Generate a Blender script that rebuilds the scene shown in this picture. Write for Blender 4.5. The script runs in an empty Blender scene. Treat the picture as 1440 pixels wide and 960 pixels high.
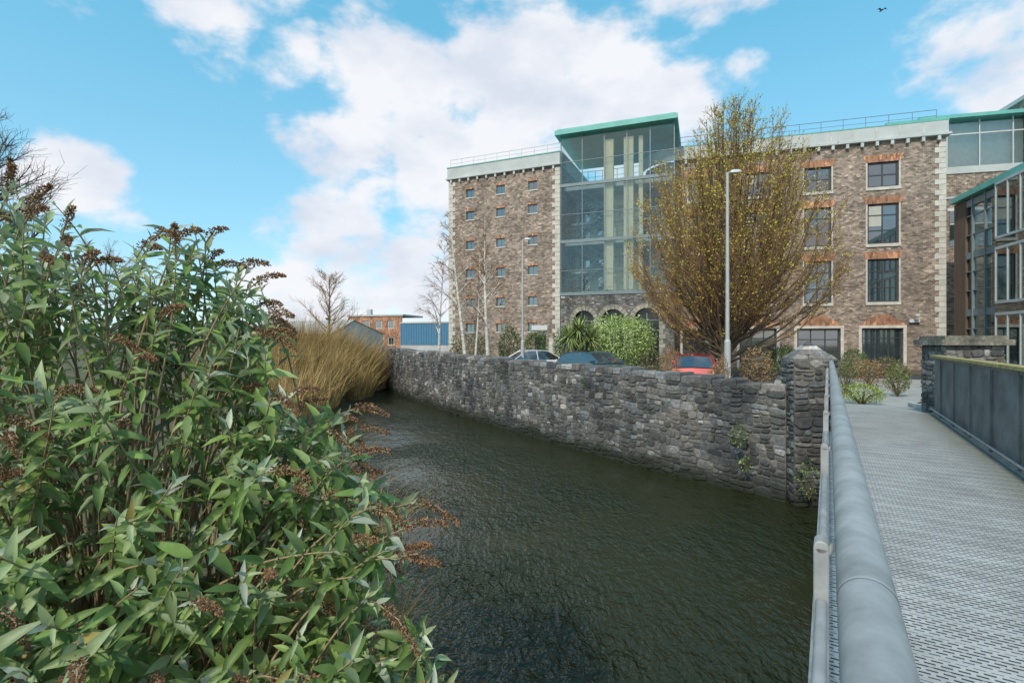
import bpy, math, random
import numpy as np
from mathutils import Vector, Matrix
from mathutils.geometry import tessellate_polygon
rnd=random.Random(7)
EYE=2.8; F=720.0; GZ=.85
def W(px,py,d): return Vector(((px-720)/F*d, d, EYE+(480-py)/F*d))
scene=bpy.context.scene

# ------------------------------------------------------------ builder
class MB:
    def __init__(s): s.v=[];s.f=[];s.m=[];s.c=[]
    def add(s,V,Fc,m=0,c=(1,1,1)):
        b=len(s.v); s.v.extend([tuple(p) for p in V])
        for f in Fc: s.f.append(tuple(i+b for i in f)); s.m.append(m)
        s.c.extend([c]*len(V))
    def quad(s,a,b,c_,d,m=0,c=(1,1,1)): s.add([a,b,c_,d],[(0,1,2,3)],m,c)
    def box(s,x0,x1,y0,y1,z0,z1,m=0,c=(1,1,1)):
        if x0>x1:x0,x1=x1,x0
        if y0>y1:y0,y1=y1,y0
        V=[(x0,y0,z0),(x1,y0,z0),(x1,y1,z0),(x0,y1,z0),(x0,y0,z1),(x1,y0,z1),(x1,y1,z1),(x0,y1,z1)]
        s.add(V,[(0,3,2,1),(4,5,6,7),(0,1,5,4),(1,2,6,5),(2,3,7,6),(3,0,4,7)],m,c)
    def tube(s,P,R,n=4,m=0,c=(1,1,1),cap=True):
        P=[Vector(p) for p in P]
        if not hasattr(R,'__len__'): R=[R]*len(P)
        V=[];Fc=[]
        for i,p in enumerate(P):
            d=(P[min(i+1,len(P)-1)]-P[max(i-1,0)])
            if d.length<1e-7: d=Vector((0,0,1))
            d.normalize()
            a=d.cross(Vector((0,0,1)) if abs(d.z)<.9 else Vector((1,0,0))).normalized()
            b=d.cross(a)
            for k in range(n):
                t=2*math.pi*k/n
                V.append(p+(a*math.cos(t)+b*math.sin(t))*R[i])
        for i in range(len(P)-1):
            for k in range(n):
                k2=(k+1)%n
                Fc.append((i*n+k,i*n+k2,(i+1)*n+k2,(i+1)*n+k))
        if cap and n>3:
            Fc.append(tuple(range(n))[::-1]); Fc.append(tuple((len(P)-1)*n+k for k in range(n)))
        s.add(V,Fc,m,c)
    def obj(s,name,mats,parent=None,smooth=False,bevel=0,loc=None):
        me=bpy.data.meshes.new(name); me.from_pydata(s.v,[],s.f)
        for m in mats: me.materials.append(m)
        me.polygons.foreach_set('material_index',s.m)
        ca=me.color_attributes.new('Col','FLOAT_COLOR','POINT')
        a=np.ones((len(s.v),4),dtype=np.float32)
        if s.c: a[:,:3]=np.array(s.c,dtype=np.float32)
        ca.data.foreach_set('color',a.ravel())
        if smooth: me.polygons.foreach_set('use_smooth',[True]*len(me.polygons))
        me.update()
        o=bpy.data.objects.new(name,me); scene.collection.objects.link(o)
        if parent: o.parent=parent
        if bevel:
            b=o.modifiers.new('b','BEVEL'); b.width=bevel; b.segments=2; b.limit_method='ANGLE'
        return o
def empty(name,loc=(0,0,0),rz=0):
    e=bpy.data.objects.new(name,None); scene.collection.objects.link(e)
    e.location=loc; e.rotation_euler=(0,0,rz); e.empty_display_size=.3
    return e

# ------------------------------------------------------------ materials
def base(name):
    m=bpy.data.materials.new(name); m.use_nodes=True; nt=m.node_tree
    return m,nt,nt.nodes['Principled BSDF']
def nd(nt,t,**kw):
    n=nt.nodes.new(t)
    for k,v in kw.items():
        if k.startswith('i_'): n.inputs[k[2:].replace('_',' ')].default_value=v
        else: setattr(n,k,v)
    return n
def L(nt,a,b): nt.links.new(a,b)
def mapped(nt,scale,kind='Object'):
    tc=nd(nt,'ShaderNodeTexCoord'); mp=nd(nt,'ShaderNodeMapping')
    if not hasattr(scale,'__len__'): scale=(scale,)*3
    mp.inputs['Scale'].default_value=scale
    L(nt,tc.outputs[kind],mp.inputs['Vector']); return mp.outputs['Vector']
def mixc(nt,f,a,b,mode='MIX'):
    n=nd(nt,'ShaderNodeMix',data_type='RGBA',blend_type=mode)
    for i,x in ((0,f),(6,a),(7,b)):
        if hasattr(x,'is_linked') : L(nt,x,n.inputs[i])
        else:
            n.inputs[i].default_value = x if i==0 else (tuple(x)+(1,) if len(x)==3 else x)
    return n.outputs[2]
def ramp(nt,src,stops):
    r=nd(nt,'ShaderNodeValToRGB'); e=r.color_ramp.elements
    while len(e)<len(stops): e.new(.5)
    for el,(p,c) in zip(e,stops):
        el.position=p
        if not hasattr(c,'__len__'): c=(c,c,c)
        el.color=tuple(c)+(1,)
    L(nt,src,r.inputs[0]); return r.outputs[0]
def pmat(name,col,rough=.7,metal=0,var=.25,scale=3,bump=.15,bscale=25,attr=False,back=None,dist=.02,spec=.5,stretch=(1,1,1),trans=0,det=4.0):
    m,nt,b=base(name)
    n1=nd(nt,'ShaderNodeTexNoise',i_Detail=det,i_Roughness=.65); L(nt,mapped(nt,tuple(scale*s for s in stretch)),n1.inputs['Vector']); n1.inputs['Scale'].default_value=1
    lo=tuple(c*(1-var) for c in col); hi=tuple(min(1,c*(1+var)) for c in col)
    c=ramp(nt,n1.outputs[0],[(.3,lo),(.7,hi)])
    if attr:
        at=nd(nt,'ShaderNodeAttribute',attribute_name='Col'); c=mixc(nt,1.0,c,at.outputs['Color'],'MULTIPLY')
    if back:
        g=nd(nt,'ShaderNodeNewGeometry'); c=mixc(nt,g.outputs['Backfacing'],c,back)
    L(nt,c,b.inputs['Base Color'])
    b.inputs['Roughness'].default_value=rough; b.inputs['Metallic'].default_value=metal
    b.inputs['Specular IOR Level'].default_value=spec
    if bump:
        n2=nd(nt,'ShaderNodeTexNoise',i_Detail=4.0,i_Scale=1.0); L(nt,mapped(nt,tuple(bscale*s for s in stretch)),n2.inputs['Vector'])
        bp=nd(nt,'ShaderNodeBump',i_Strength=bump,i_Distance=dist); L(nt,n2.outputs[0],bp.inputs['Height']); L(nt,bp.outputs[0],b.inputs['Normal'])
    if trans:
        tr=nd(nt,'ShaderNodeBsdfTranslucent'); L(nt,c,tr.inputs['Color'])
        mx=nd(nt,'ShaderNodeMixShader'); mx.inputs[0].default_value=trans
        L(nt,b.outputs[0],mx.inputs[1]); L(nt,tr.outputs[0],mx.inputs[2])
        L(nt,mx.outputs[0],nt.nodes['Material Output'].inputs['Surface'])
    return m
def flat(name,col,rough=.9,attr=True):
    m,nt,b=base(name); b.inputs['Roughness'].default_value=rough; b.inputs['Base Color'].default_value=tuple(col)+(1,)
    b.inputs['Specular IOR Level'].default_value=.25
    if attr:
        at=nd(nt,'ShaderNodeAttribute',attribute_name='Col'); L(nt,mixc(nt,1.0,at.outputs['Color'],col,'MULTIPLY'),b.inputs['Base Color'])
    return m
def brick_mat(name,c1,c2,mort,w=.235,h=.09):
    m,nt,b=base(name)
    tc=nd(nt,'ShaderNodeTexCoord'); sp=nd(nt,'ShaderNodeSeparateXYZ'); L(nt,tc.outputs['Object'],sp.inputs[0])
    ad=nd(nt,'ShaderNodeMath',operation='ADD'); L(nt,sp.outputs[0],ad.inputs[0]); L(nt,sp.outputs[1],ad.inputs[1])
    cb=nd(nt,'ShaderNodeCombineXYZ'); L(nt,ad.outputs[0],cb.inputs[0]); L(nt,sp.outputs[2],cb.inputs[1])
    br=nd(nt,'ShaderNodeTexBrick'); L(nt,cb.outputs[0],br.inputs['Vector'])
    br.inputs['Scale'].default_value=1; br.inputs['Brick Width'].default_value=w; br.inputs['Row Height'].default_value=h
    br.inputs['Mortar Size'].default_value=.009; br.inputs['Mortar Smooth'].default_value=.3; br.inputs['Bias'].default_value=0
    br.inputs['Color1'].default_value=tuple(c1)+(1,); br.inputs['Color2'].default_value=tuple(c2)+(1,); br.inputs['Mortar'].default_value=tuple(mort)+(1,)
    n=nd(nt,'ShaderNodeTexNoise',i_Scale=.5,i_Detail=6.0,i_Roughness=.7); L(nt,cb.outputs[0],n.inputs['Vector'])
    g=ramp(nt,n.outputs[0],[(.3,.62),(.7,1.32)])
    c=mixc(nt,1.0,br.outputs['Color'],g,'MULTIPLY')
    vm=nd(nt,'ShaderNodeMapping'); vm.inputs['Scale'].default_value=(1/w,1/h*.8,1); L(nt,cb.outputs[0],vm.inputs['Vector'])
    wn=nd(nt,'ShaderNodeTexVoronoi',i_Scale=1.0); L(nt,vm.outputs[0],wn.inputs['Vector'])
    sp2=nd(nt,'ShaderNodeSeparateColor'); L(nt,wn.outputs['Color'],sp2.inputs[0])
    g2=ramp(nt,sp2.outputs[0],[(0,.5),(.45,.92),(.85,1.15),(1,1.7)])
    c=mixc(nt,1.0,c,g2,'MULTIPLY')
    L(nt,c,b.inputs['Base Color']); b.inputs['Roughness'].default_value=.9
    return m
def glass_mat(name,tint,lo=.12,hi=.8):
    m,nt,b=base(name); nt.nodes.remove(b)
    t=nd(nt,'ShaderNodeBsdfTransparent'); t.inputs[0].default_value=tint+(1,)
    g=nd(nt,'ShaderNodeBsdfGlossy'); g.inputs['Roughness'].default_value=.02; g.inputs['Color'].default_value=(.85,.95,.95,1)
    lw=nd(nt,'ShaderNodeFresnel'); lw.inputs[0].default_value=1.5
    mr=nd(nt,'ShaderNodeMapRange'); mr.inputs['To Min'].default_value=lo; mr.inputs['To Max'].default_value=hi; L(nt,lw.outputs[0],mr.inputs[0])
    mx=nd(nt,'ShaderNodeMixShader'); L(nt,mr.outputs[0],mx.inputs[0]); L(nt,t.outputs[0],mx.inputs[1]); L(nt,g.outputs[0],mx.inputs[2])
    L(nt,mx.outputs[0],nt.nodes['Material Output'].inputs['Surface'])
    return m
M={}
M['brick']=brick_mat('brown_brick',(.33,.245,.185),(.225,.17,.14),(.37,.34,.29))
M['brickR']=brick_mat('red_brick',(.48,.23,.13),(.38,.18,.10),(.36,.26,.19),w=.12,h=.3)
M['render']=pmat('grey_render',(.47,.50,.49),.85,var=.12,scale=.8,bump=.1)
M['stoneW']=pmat('pale_quoin_stone',(.56,.53,.47),.85,var=.22,scale=2,bump=.2)
M['teal']=pmat('teal_copper',(.13,.42,.37),.5,var=.15,scale=1,bump=.05)
M['white']=pmat('white_frame_paint',(.58,.60,.60),.5,var=.05,bump=0)
M['dframe']=pmat('grey_metal_frame',(.19,.24,.25),.4,var=.1,bump=0)
M['win']=pmat('window_glass',(.03,.04,.045),.04,var=.5,scale=.7,bump=0,spec=1.0)
M['win'].node_tree.nodes['Principled BSDF'].inputs['IOR'].default_value=2.0
M['glass']=glass_mat('tower_glass',(.95,1.0,.99),.06,.95)
M['glass2']=glass_mat('wing_glass',(.45,.55,.57),.2,.95)
M['cream']=pmat('cream_column',(.90,.80,.56),.7,var=.06,bump=0)
M['slab']=pmat('floor_slab',(.60,.65,.65),.7,var=.1,bump=0)
M['inner']=pmat('interior_wall',(.66,.72,.70),.8,var=.3,scale=.6,bump=0)
M['dark']=pmat('dark_metal',(.05,.055,.06),.5,var=.2,bump=0)
M['timber']=pmat('timber_slats',(.13,.09,.065),.7,var=.3,scale=4,bump=.2,stretch=(3,3,.2))
M['galv']=pmat('galvanised_steel',(.36,.365,.36),.5,metal=.1,var=.25,scale=11,bump=.12,bscale=60,dist=.004,spec=.4)
M['pole']=pmat('lamp_pole_steel',(.42,.43,.42),.5,metal=.1,var=.12,scale=3,bump=0)
M['bark']=pmat('bark_brown',(.14,.10,.065),.9,var=.3,scale=6,bump=.3)
M['twig']=flat('twig_orange_brown',(.28,.165,.085),attr=False)
M['twigD']=flat('twig_dark',(.13,.10,.08),attr=False)
M['birch']=pmat('birch_bark',(.58,.55,.49),.8,var=.45,scale=4,bump=.1,stretch=(.6,.6,2))
M['bud']=flat('catkin_buds',(.46,.43,.08))
M['leaf']=flat('shrub_leaf',(1.5,1.5,1.5),.6)
M['bleaf']=pmat('buddleia_leaf',(1,1,1),.5,var=.16,scale=30,attr=True,bump=.12,bscale=120,dist=.003,back=(.46,.53,.37),trans=.25,det=1.0)
M['bstem']=flat('buddleia_stem',(.32,.24,.14),attr=False)
M['bflower']=flat('dried_flower',(.25,.14,.08))
M['reed']=flat('dry_stems',(.44,.32,.15))
M['concrete']=pmat('concrete_path',(.38,.37,.34),.9,var=.2,scale=1.5,bump=.15)
M['asphalt']=pmat('asphalt',(.06,.06,.06),.9,var=.25,scale=1,bump=.2,bscale=80)
M['paint']=pmat('road_paint',(.7,.7,.68),.8,var=.1,bump=0)
M['blue']=pmat('blue_cladding',(.07,.20,.33),.6,var=.1,bump=0)
M['roofg']=pmat('grey_roof',(.45,.45,.45),.8,var=.15,scale=.5,bump=0)
M['lrail']=pmat('lichen_timber_rail',(.40,.31,.12),.9,var=.4,scale=8,bump=.2)
M['panel']=pmat('weathered_grey_panel',(.17,.165,.16),.7,var=.35,scale=2.5,bump=.08)
M['tyre']=pmat('tyre_rubber',(.02,.02,.02),.8,var=.1,bump=0)
M['blind']=pmat('window_blind',(.45,.45,.4),.8,var=.1,bump=0)
def ground_mat():
    m,nt,b=base('grass_and_earth')
    v=mapped(nt,1)
    n1=nd(nt,'ShaderNodeTexNoise',i_Scale=.35,i_Detail=6.0,i_Roughness=.7); L(nt,v,n1.inputs['Vector'])
    n2=nd(nt,'ShaderNodeTexNoise',i_Scale=9.0,i_Detail=5.0,i_Roughness=.7); L(nt,v,n2.inputs['Vector'])
    c=ramp(nt,n1.outputs[0],[(.35,(.08,.10,.035)),(.5,(.13,.115,.055)),(.65,(.12,.09,.055))])
    c=mixc(nt,1.0,c,ramp(nt,n2.outputs[0],[(.3,.5),(.7,1.5)]),'MULTIPLY')
    L(nt,c,b.inputs['Base Color']); b.inputs['Roughness'].default_value=.95
    bp=nd(nt,'ShaderNodeBump',i_Strength=.6,i_Distance=.08); L(nt,n2.outputs[0],bp.inputs['Height']); L(nt,bp.outputs[0],b.inputs['Normal'])
    return m
M['ground']=ground_mat()
def stone_mat():
    m,nt,b=base('rubble_limestone')
    at=nd(nt,'ShaderNodeAttribute',attribute_name='Col')
    v=mapped(nt,1)
    n1=nd(nt,'ShaderNodeTexNoise',i_Scale=14.0,i_Detail=6.0,i_Roughness=.7); L(nt,v,n1.inputs['Vector'])
    n3=nd(nt,'ShaderNodeTexNoise',i_Scale=.9,i_Detail=5.0,i_Roughness=.65); L(nt,v,n3.inputs['Vector'])
    n4=nd(nt,'ShaderNodeTexNoise',i_Scale=1.7,i_Detail=5.0,i_Roughness=.7); L(nt,mapped(nt,(1,1,.6)),n4.inputs['Vector'])
    c=mixc(nt,1.0,at.outputs['Color'],ramp(nt,n1.outputs[0],[(.3,.55),(.55,1.0),(.72,1.8)]),'MULTIPLY')
    c=mixc(nt,1.0,c,ramp(nt,n3.outputs[0],[(.36,(.38,.39,.40)),(.5,(.8,.79,.76)),(.68,(1.2,1.13,1.02))]),'MULTIPLY')
    c=mixc(nt,ramp(nt,n4.outputs[0],[(.57,0),(.70,.55)]),c,(.06,.072,.03))
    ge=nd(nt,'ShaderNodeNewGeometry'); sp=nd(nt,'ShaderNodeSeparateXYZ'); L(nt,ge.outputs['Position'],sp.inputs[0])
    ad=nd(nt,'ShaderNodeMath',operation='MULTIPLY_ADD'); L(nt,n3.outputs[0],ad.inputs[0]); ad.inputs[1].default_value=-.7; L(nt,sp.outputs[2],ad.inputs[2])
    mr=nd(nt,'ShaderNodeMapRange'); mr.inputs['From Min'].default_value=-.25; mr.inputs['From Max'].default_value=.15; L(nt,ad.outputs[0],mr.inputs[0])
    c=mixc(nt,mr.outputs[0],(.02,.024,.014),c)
    L(nt,c,b.inputs['Base Color']); b.inputs['Roughness'].default_value=.85
    bp=nd(nt,'ShaderNodeBump',i_Strength=.7,i_Distance=.03); L(nt,n1.outputs[0],bp.inputs['Height']); L(nt,bp.outputs[0],b.inputs['Normal'])
    return m
M['stone']=stone_mat()
def water_mat():
    m,nt,b=base('river_water')
    b.inputs['Base Color'].default_value=(.026,.031,.013,1); b.inputs['Roughness'].default_value=.04; b.inputs['IOR'].default_value=1.33
    n1=nd(nt,'ShaderNodeTexNoise',i_Scale=1.0,i_Detail=3.0,i_Roughness=.6,i_Distortion=.5); L(nt,mapped(nt,(5.0,2.8,1)),n1.inputs['Vector'])
    n2=nd(nt,'ShaderNodeTexNoise',i_Scale=1.0,i_Detail=2.0,i_Roughness=.5); L(nt,mapped(nt,(17,9,1)),n2.inputs['Vector'])
    n3=nd(nt,'ShaderNodeTexNoise',i_Scale=.3,i_Detail=2.0); L(nt,mapped(nt,1),n3.inputs['Vector'])
    s=nd(nt,'ShaderNodeMath',operation='MULTIPLY_ADD'); L(nt,n2.outputs[0],s.inputs[0]); s.inputs[1].default_value=.45; L(nt,n1.outputs[0],s.inputs[2])
    st=nd(nt,'ShaderNodeMapRange'); L(nt,n3.outputs[0],st.inputs[0]); st.inputs['From Min'].default_value=.38; st.inputs['From Max'].default_value=.6; st.inputs['To Min'].default_value=.2; st.inputs['To Max'].default_value=1.0
    bp=nd(nt,'ShaderNodeBump',i_Distance=.12); L(nt,s.outputs[0],bp.inputs['Height']); L(nt,st.outputs[0],bp.inputs['Strength']); L(nt,bp.outputs[0],b.inputs['Normal'])
    return m
M['water']=water_mat()
def deck_mat():
    m,nt,b=base('perforated_steel_deck')
    v=mapped(nt,1)
    br=nd(nt,'ShaderNodeTexBrick'); L(nt,v,br.inputs['Vector']); br.inputs['Scale'].default_value=1
    br.inputs['Brick Width'].default_value=.062; br.inputs['Row Height'].default_value=.032; br.inputs['Mortar Size'].default_value=.011; br.inputs['Mortar Smooth'].default_value=.2
    sp=nd(nt,'ShaderNodeSeparateXYZ'); L(nt,v,sp.inputs[0])
    md=nd(nt,'ShaderNodeMath',operation='PINGPONG'); L(nt,sp.outputs[1],md.inputs[0]); md.inputs[1].default_value=.112
    seam=ramp(nt,md.outputs[0],[(0,1),(.012,1),(.02,0)])
    gap=ramp(nt,md.outputs[0],[(0,0),(.108,0),(.110,1)])
    n1=nd(nt,'ShaderNodeTexNoise',i_Scale=2.2,i_Detail=6.0,i_Roughness=.7); L(nt,v,n1.inputs['Vector'])
    met=ramp(nt,n1.outputs[0],[(.3,(.38,.37,.35)),(.7,(.62,.61,.58))])
    f=nd(nt,'ShaderNodeMath',operation='MAXIMUM'); L(nt,br.outputs['Fac'],f.inputs[0]); L(nt,seam,f.inputs[1])
    c=mixc(nt,f.outputs[0],(.06,.06,.055),met)
    c=mixc(nt,gap,c,(.05,.05,.045))
    pp=nd(nt,'ShaderNodeMath',operation='ADD'); L(nt,sp.outputs[0],pp.inputs[0]); L(nt,n1.outputs[0],pp.inputs[1])
    mr=nd(nt,'ShaderNodeMapRange'); mr.inputs['From Min'].default_value=1.9; mr.inputs['From Max'].default_value=2.35; mr.inputs['To Max'].default_value=.7; L(nt,pp.outputs[0],mr.inputs[0])
    c=mixc(nt,mr.outputs[0],c,(.15,.14,.06))
    L(nt,c,b.inputs['Base Color'])
    b.inputs['Roughness'].default_value=.5; b.inputs['Metallic'].default_value=.05
    bp=nd(nt,'ShaderNodeBump',i_Strength=.9,i_Distance=.008); L(nt,f.outputs[0],bp.inputs['Height']); L(nt,bp.outputs[0],b.inputs['Normal'])
    return m
M['deck']=deck_mat()

# ------------------------------------------------------------ world, sun, camera
SUNV=Vector((-.42,-.72,0)).normalized(); ELEV=math.radians(41)
w=bpy.data.worlds.new('World'); scene.world=w; w.use_nodes=True; nt=w.node_tree; nt.nodes.clear()
try: w.cycles.sampling_method='MANUAL'; w.cycles.sample_map_resolution=512
except Exception: pass
out=nd(nt,'ShaderNodeOutputWorld')
sky=nd(nt,'ShaderNodeTexSky',sky_type='NISHITA'); sky.sun_disc=False; sky.sun_elevation=ELEV; sky.sun_rotation=math.atan2(SUNV.x,SUNV.y)
sky.ozone_density=1.5; sky.dust_density=.6; sky.air_density=1.0
tint=mixc(nt,1.0,sky.outputs[0],(1.5,1.75,1.65),'MULTIPLY')
tc=nd(nt,'ShaderNodeTexCoord')
sz=nd(nt,'ShaderNodeSeparateXYZ'); L(nt,tc.outputs['Generated'],sz.inputs[0])
haze=ramp(nt,sz.outputs[2],[(p,tuple(c/7 for c in q)) for p,q in [(0,(4.4,5.6,6.6)),(.18,(2.1,4.8,6.4)),(.5,(1.0,3.9,5.7)),(1,(.7,2.9,4.8))]])
hs=nd(nt,'ShaderNodeVectorMath',operation='SCALE'); hs.inputs['Scale'].default_value=7.0; L(nt,haze,hs.inputs[0])
hz2=mixc(nt,.7,tint,(0,0,0)); L(nt,hs.outputs[0],hz2.node.inputs[7])
bg=nd(nt,'ShaderNodeBackground'); bg.inputs[1].default_value=.145
L(nt,hz2,bg.inputs[0])
nz=nd(nt,'ShaderNodeTexNoise',i_Scale=7.0,i_Detail=6.0,i_Roughness=.56,i_Distortion=.1)
mp=nd(nt,'ShaderNodeMapping'); mp.inputs['Scale'].default_value=(1,1,1.7); mp.inputs['Location'].default_value=(.3,.1,.7); L(nt,tc.outputs['Generated'],mp.inputs['Vector']); L(nt,mp.outputs[0],nz.inputs['Vector'])
blobs=[(740,125,165,1.1),(560,130,125,1.1),(890,135,135,1.1),(490,235,100,1),(620,235,105,1),(640,10,90,.7),(330,-10,110,.8),(980,-10,140,.75),(400,75,70,.75),(1400,60,125,.95),(1420,130,75,.85),(120,258,85,1),(470,395,120,1.1),(600,385,90,1.05),(380,405,80,.85),(1050,70,60,.6),(90,5,50,.7)]
acc=None
for px,py,r,wt in blobs:
    d=Vector(((px-720)/F,1,(480-py)/F)); k=1/d.length; rr=r/F*k*1.1; d.normalize()
    vd=nd(nt,'ShaderNodeVectorMath',operation='DISTANCE'); L(nt,tc.outputs['Generated'],vd.inputs[0]); vd.inputs[1].default_value=d
    mr=nd(nt,'ShaderNodeMapRange'); mr.interpolation_type='SMOOTHSTEP'; mr.inputs['From Min'].default_value=rr*1.25; mr.inputs['From Max'].default_value=rr*.2; mr.inputs['To Max'].default_value=wt; L(nt,vd.outputs['Value'],mr.inputs[0])
    if acc is None: acc=mr.outputs[0]
    else:
        mx=nd(nt,'ShaderNodeMath',operation='MAXIMUM'); L(nt,acc,mx.inputs[0]); L(nt,mr.outputs[0],mx.inputs[1]); acc=mx.outputs[0]
vd=nd(nt,'ShaderNodeVectorMath',operation='DISTANCE'); L(nt,tc.outputs['Generated'],vd.inputs[0]); vd.inputs[1].default_value=(0,-.8,.6)
mr=nd(nt,'ShaderNodeMapRange'); mr.inputs['From Min'].default_value=1.15; mr.inputs['From Max'].default_value=.3; mr.inputs['To Max'].default_value=.9; L(nt,vd.outputs['Value'],mr.inputs[0])
mx=nd(nt,'ShaderNodeMath',operation='MAXIMUM'); L(nt,acc,mx.inputs[0]); L(nt,mr.outputs[0],mx.inputs[1]); acc=mx.outputs[0]
a2=nd(nt,'ShaderNodeMath',operation='MULTIPLY_ADD'); L(nt,nz.outputs[0],a2.inputs[0]); a2.inputs[1].default_value=2.4; a2.inputs[2].default_value=-1.2
a3=nd(nt,'ShaderNodeMath',operation='ADD'); L(nt,a2.outputs[0],a3.inputs[0]); L(nt,acc,a3.inputs[1])
mk=nd(nt,'ShaderNodeMapRange'); mk.interpolation_type='SMOOTHSTEP'; mk.inputs['From Min'].default_value=.34; mk.inputs['From Max'].default_value=.88; mk.inputs['To Max'].default_value=.97; L(nt,a3.outputs[0],mk.inputs[0])
nz2=nd(nt,'ShaderNodeTexNoise',i_Scale=5.0,i_Detail=4.0,i_Roughness=.55); mp2=nd(nt,'ShaderNodeMapping'); mp2.inputs['Scale'].default_value=(1,1,2.0); mp2.inputs['Location'].default_value=(3.3,2.1,.7); L(nt,tc.outputs['Generated'],mp2.inputs['Vector']); L(nt,mp2.outputs[0],nz2.inputs['Vector'])
cc=ramp(nt,nz2.outputs[0],[(.35,(.74,.79,.90)),(.58,(.95,.96,1.0))])
bgc=nd(nt,'ShaderNodeBackground'); bgc.inputs[1].default_value=.98; L(nt,cc,bgc.inputs[0])
ms=nd(nt,'ShaderNodeMixShader'); L(nt,mk.outputs[0],ms.inputs[0]); L(nt,bg.outputs[0],ms.inputs[1]); L(nt,bgc.outputs[0],ms.inputs[2]); L(nt,ms.outputs[0],out.inputs[0])

sl=bpy.data.lights.new('sun','SUN'); sl.energy=3.0; sl.angle=math.radians(2.5); sl.color=(1,.93,.82)
so=bpy.data.objects.new('sun',sl); scene.collection.objects.link(so)
sd=Vector((SUNV.x*math.cos(ELEV),SUNV.y*math.cos(ELEV),math.sin(ELEV))); so.rotation_euler=sd.to_track_quat('Z','Y').to_euler(); so.location=(0,-10,40)
cam=bpy.data.cameras.new('camera'); cam.lens=18; cam.sensor_width=36; cam.clip_end=6000; cam.clip_start=.02
co=bpy.data.objects.new('camera',cam); scene.collection.objects.link(co); co.location=(0,0,EYE); co.rotation_euler=(math.radians(90),0,0); scene.camera=co
scene.view_settings.view_transform='Standard'; scene.view_settings.look='None'; scene.view_settings.exposure=0

# ------------------------------------------------------------ ground & river
wall_pts=[(5.0,8.72),(4.79,8.95),(3.9,10.1),(2.88,11.5),(1.18,14.2),(-.4,16.8),(-2.2,19.8),(-5.0,25.0),(-8.2,31),(-14,37.5),(-22,45)]
rb=[(120,-150),(14,-4),(8,4.7)]+[(x+.15,y+.1) for x,y in wall_pts]+[(-30,60),(-36,90),(-60,220),(-300,4000)]
lb=[(60,-150),(4,-20),(.9,-3),(.3,0),(-.45,3),(-1.6,6),(-2.9,10),(-4.3,14),(-6.3,20),(-8.8,25),(-14,30.5),(-22,37),(-32,46),(-39,62),(-45,92),(-70,222),(-320,4000)]
g=MB()
poly=[Vector((x,y,GZ)) for x,y in rb]+[Vector((2500,4000,GZ)),Vector((2500,-150,GZ))]
g.add(poly,[t for t in tessellate_polygon([poly])])
def offs(pts,d):
    o=[]
    for i,(x,y) in enumerate(pts):
        a=Vector(pts[max(i-1,0)]); b=Vector(pts[min(i+1,len(pts)-1)]); t=(b-a).normalized(); o.append((x-t.y*d,y+t.x*d))
    return o
levels=[(0.0,-.6),(.5,-.05),(1.2,.3),(2.6,.75),(5,.95)]
rows=[[Vector((x,y,z)) for x,y in offs(lb,d)] for d,z in levels]
n=len(lb)
g.add(sum(rows,[]),[(j*n+i,j*n+i+1,(j+1)*n+i+1,(j+1)*n+i) for j in range(len(rows)-1) for i in range(n-1)])
poly=[v.copy() for v in rows[-1]]+[Vector((-2500,4000,.95)),Vector((-2500,-150,.95))]
g.add(poly,[t for t in tessellate_polygon([poly])])
g.obj('ground',[M['ground']])
wt=MB(); poly=[Vector((x,y,0)) for x,y in offs(lb,.6)]+[Vector((x,y,0)) for x,y in reversed(offs(rb,-.4))]
wt.add(poly,[t for t in tessellate_polygon([poly])]); wt.obj('river_water',[M['water']])
ro=MB(); pl=[(7.5,13),(3.6,15.0),(-1.0,21.8),(-4.2,28),(-3.2,39.5),(4,37.0),(12,34),(28,29.5),(27,21),(16,19)]
poly=[Vector((x,y,GZ+.004)) for x,y in pl]; ro.add(poly,[t for t in tessellate_polygon([poly])])
ro.obj('car_park_asphalt',[M['asphalt']])
pm=MB()
for i in range(7):
    a=Vector((-1.2+i*2.3,25.6-i*1.9)); d=Vector((.35,.94)); q=Vector((.94,-.35))*.05
    pm.quad(*[(p.x,p.y,GZ+.008) for p in (a-q,a+q,a+q+d*4.4,a-q+d*4.4)])
pm.obj('parking_bay_lines',[M['paint']])

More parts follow.
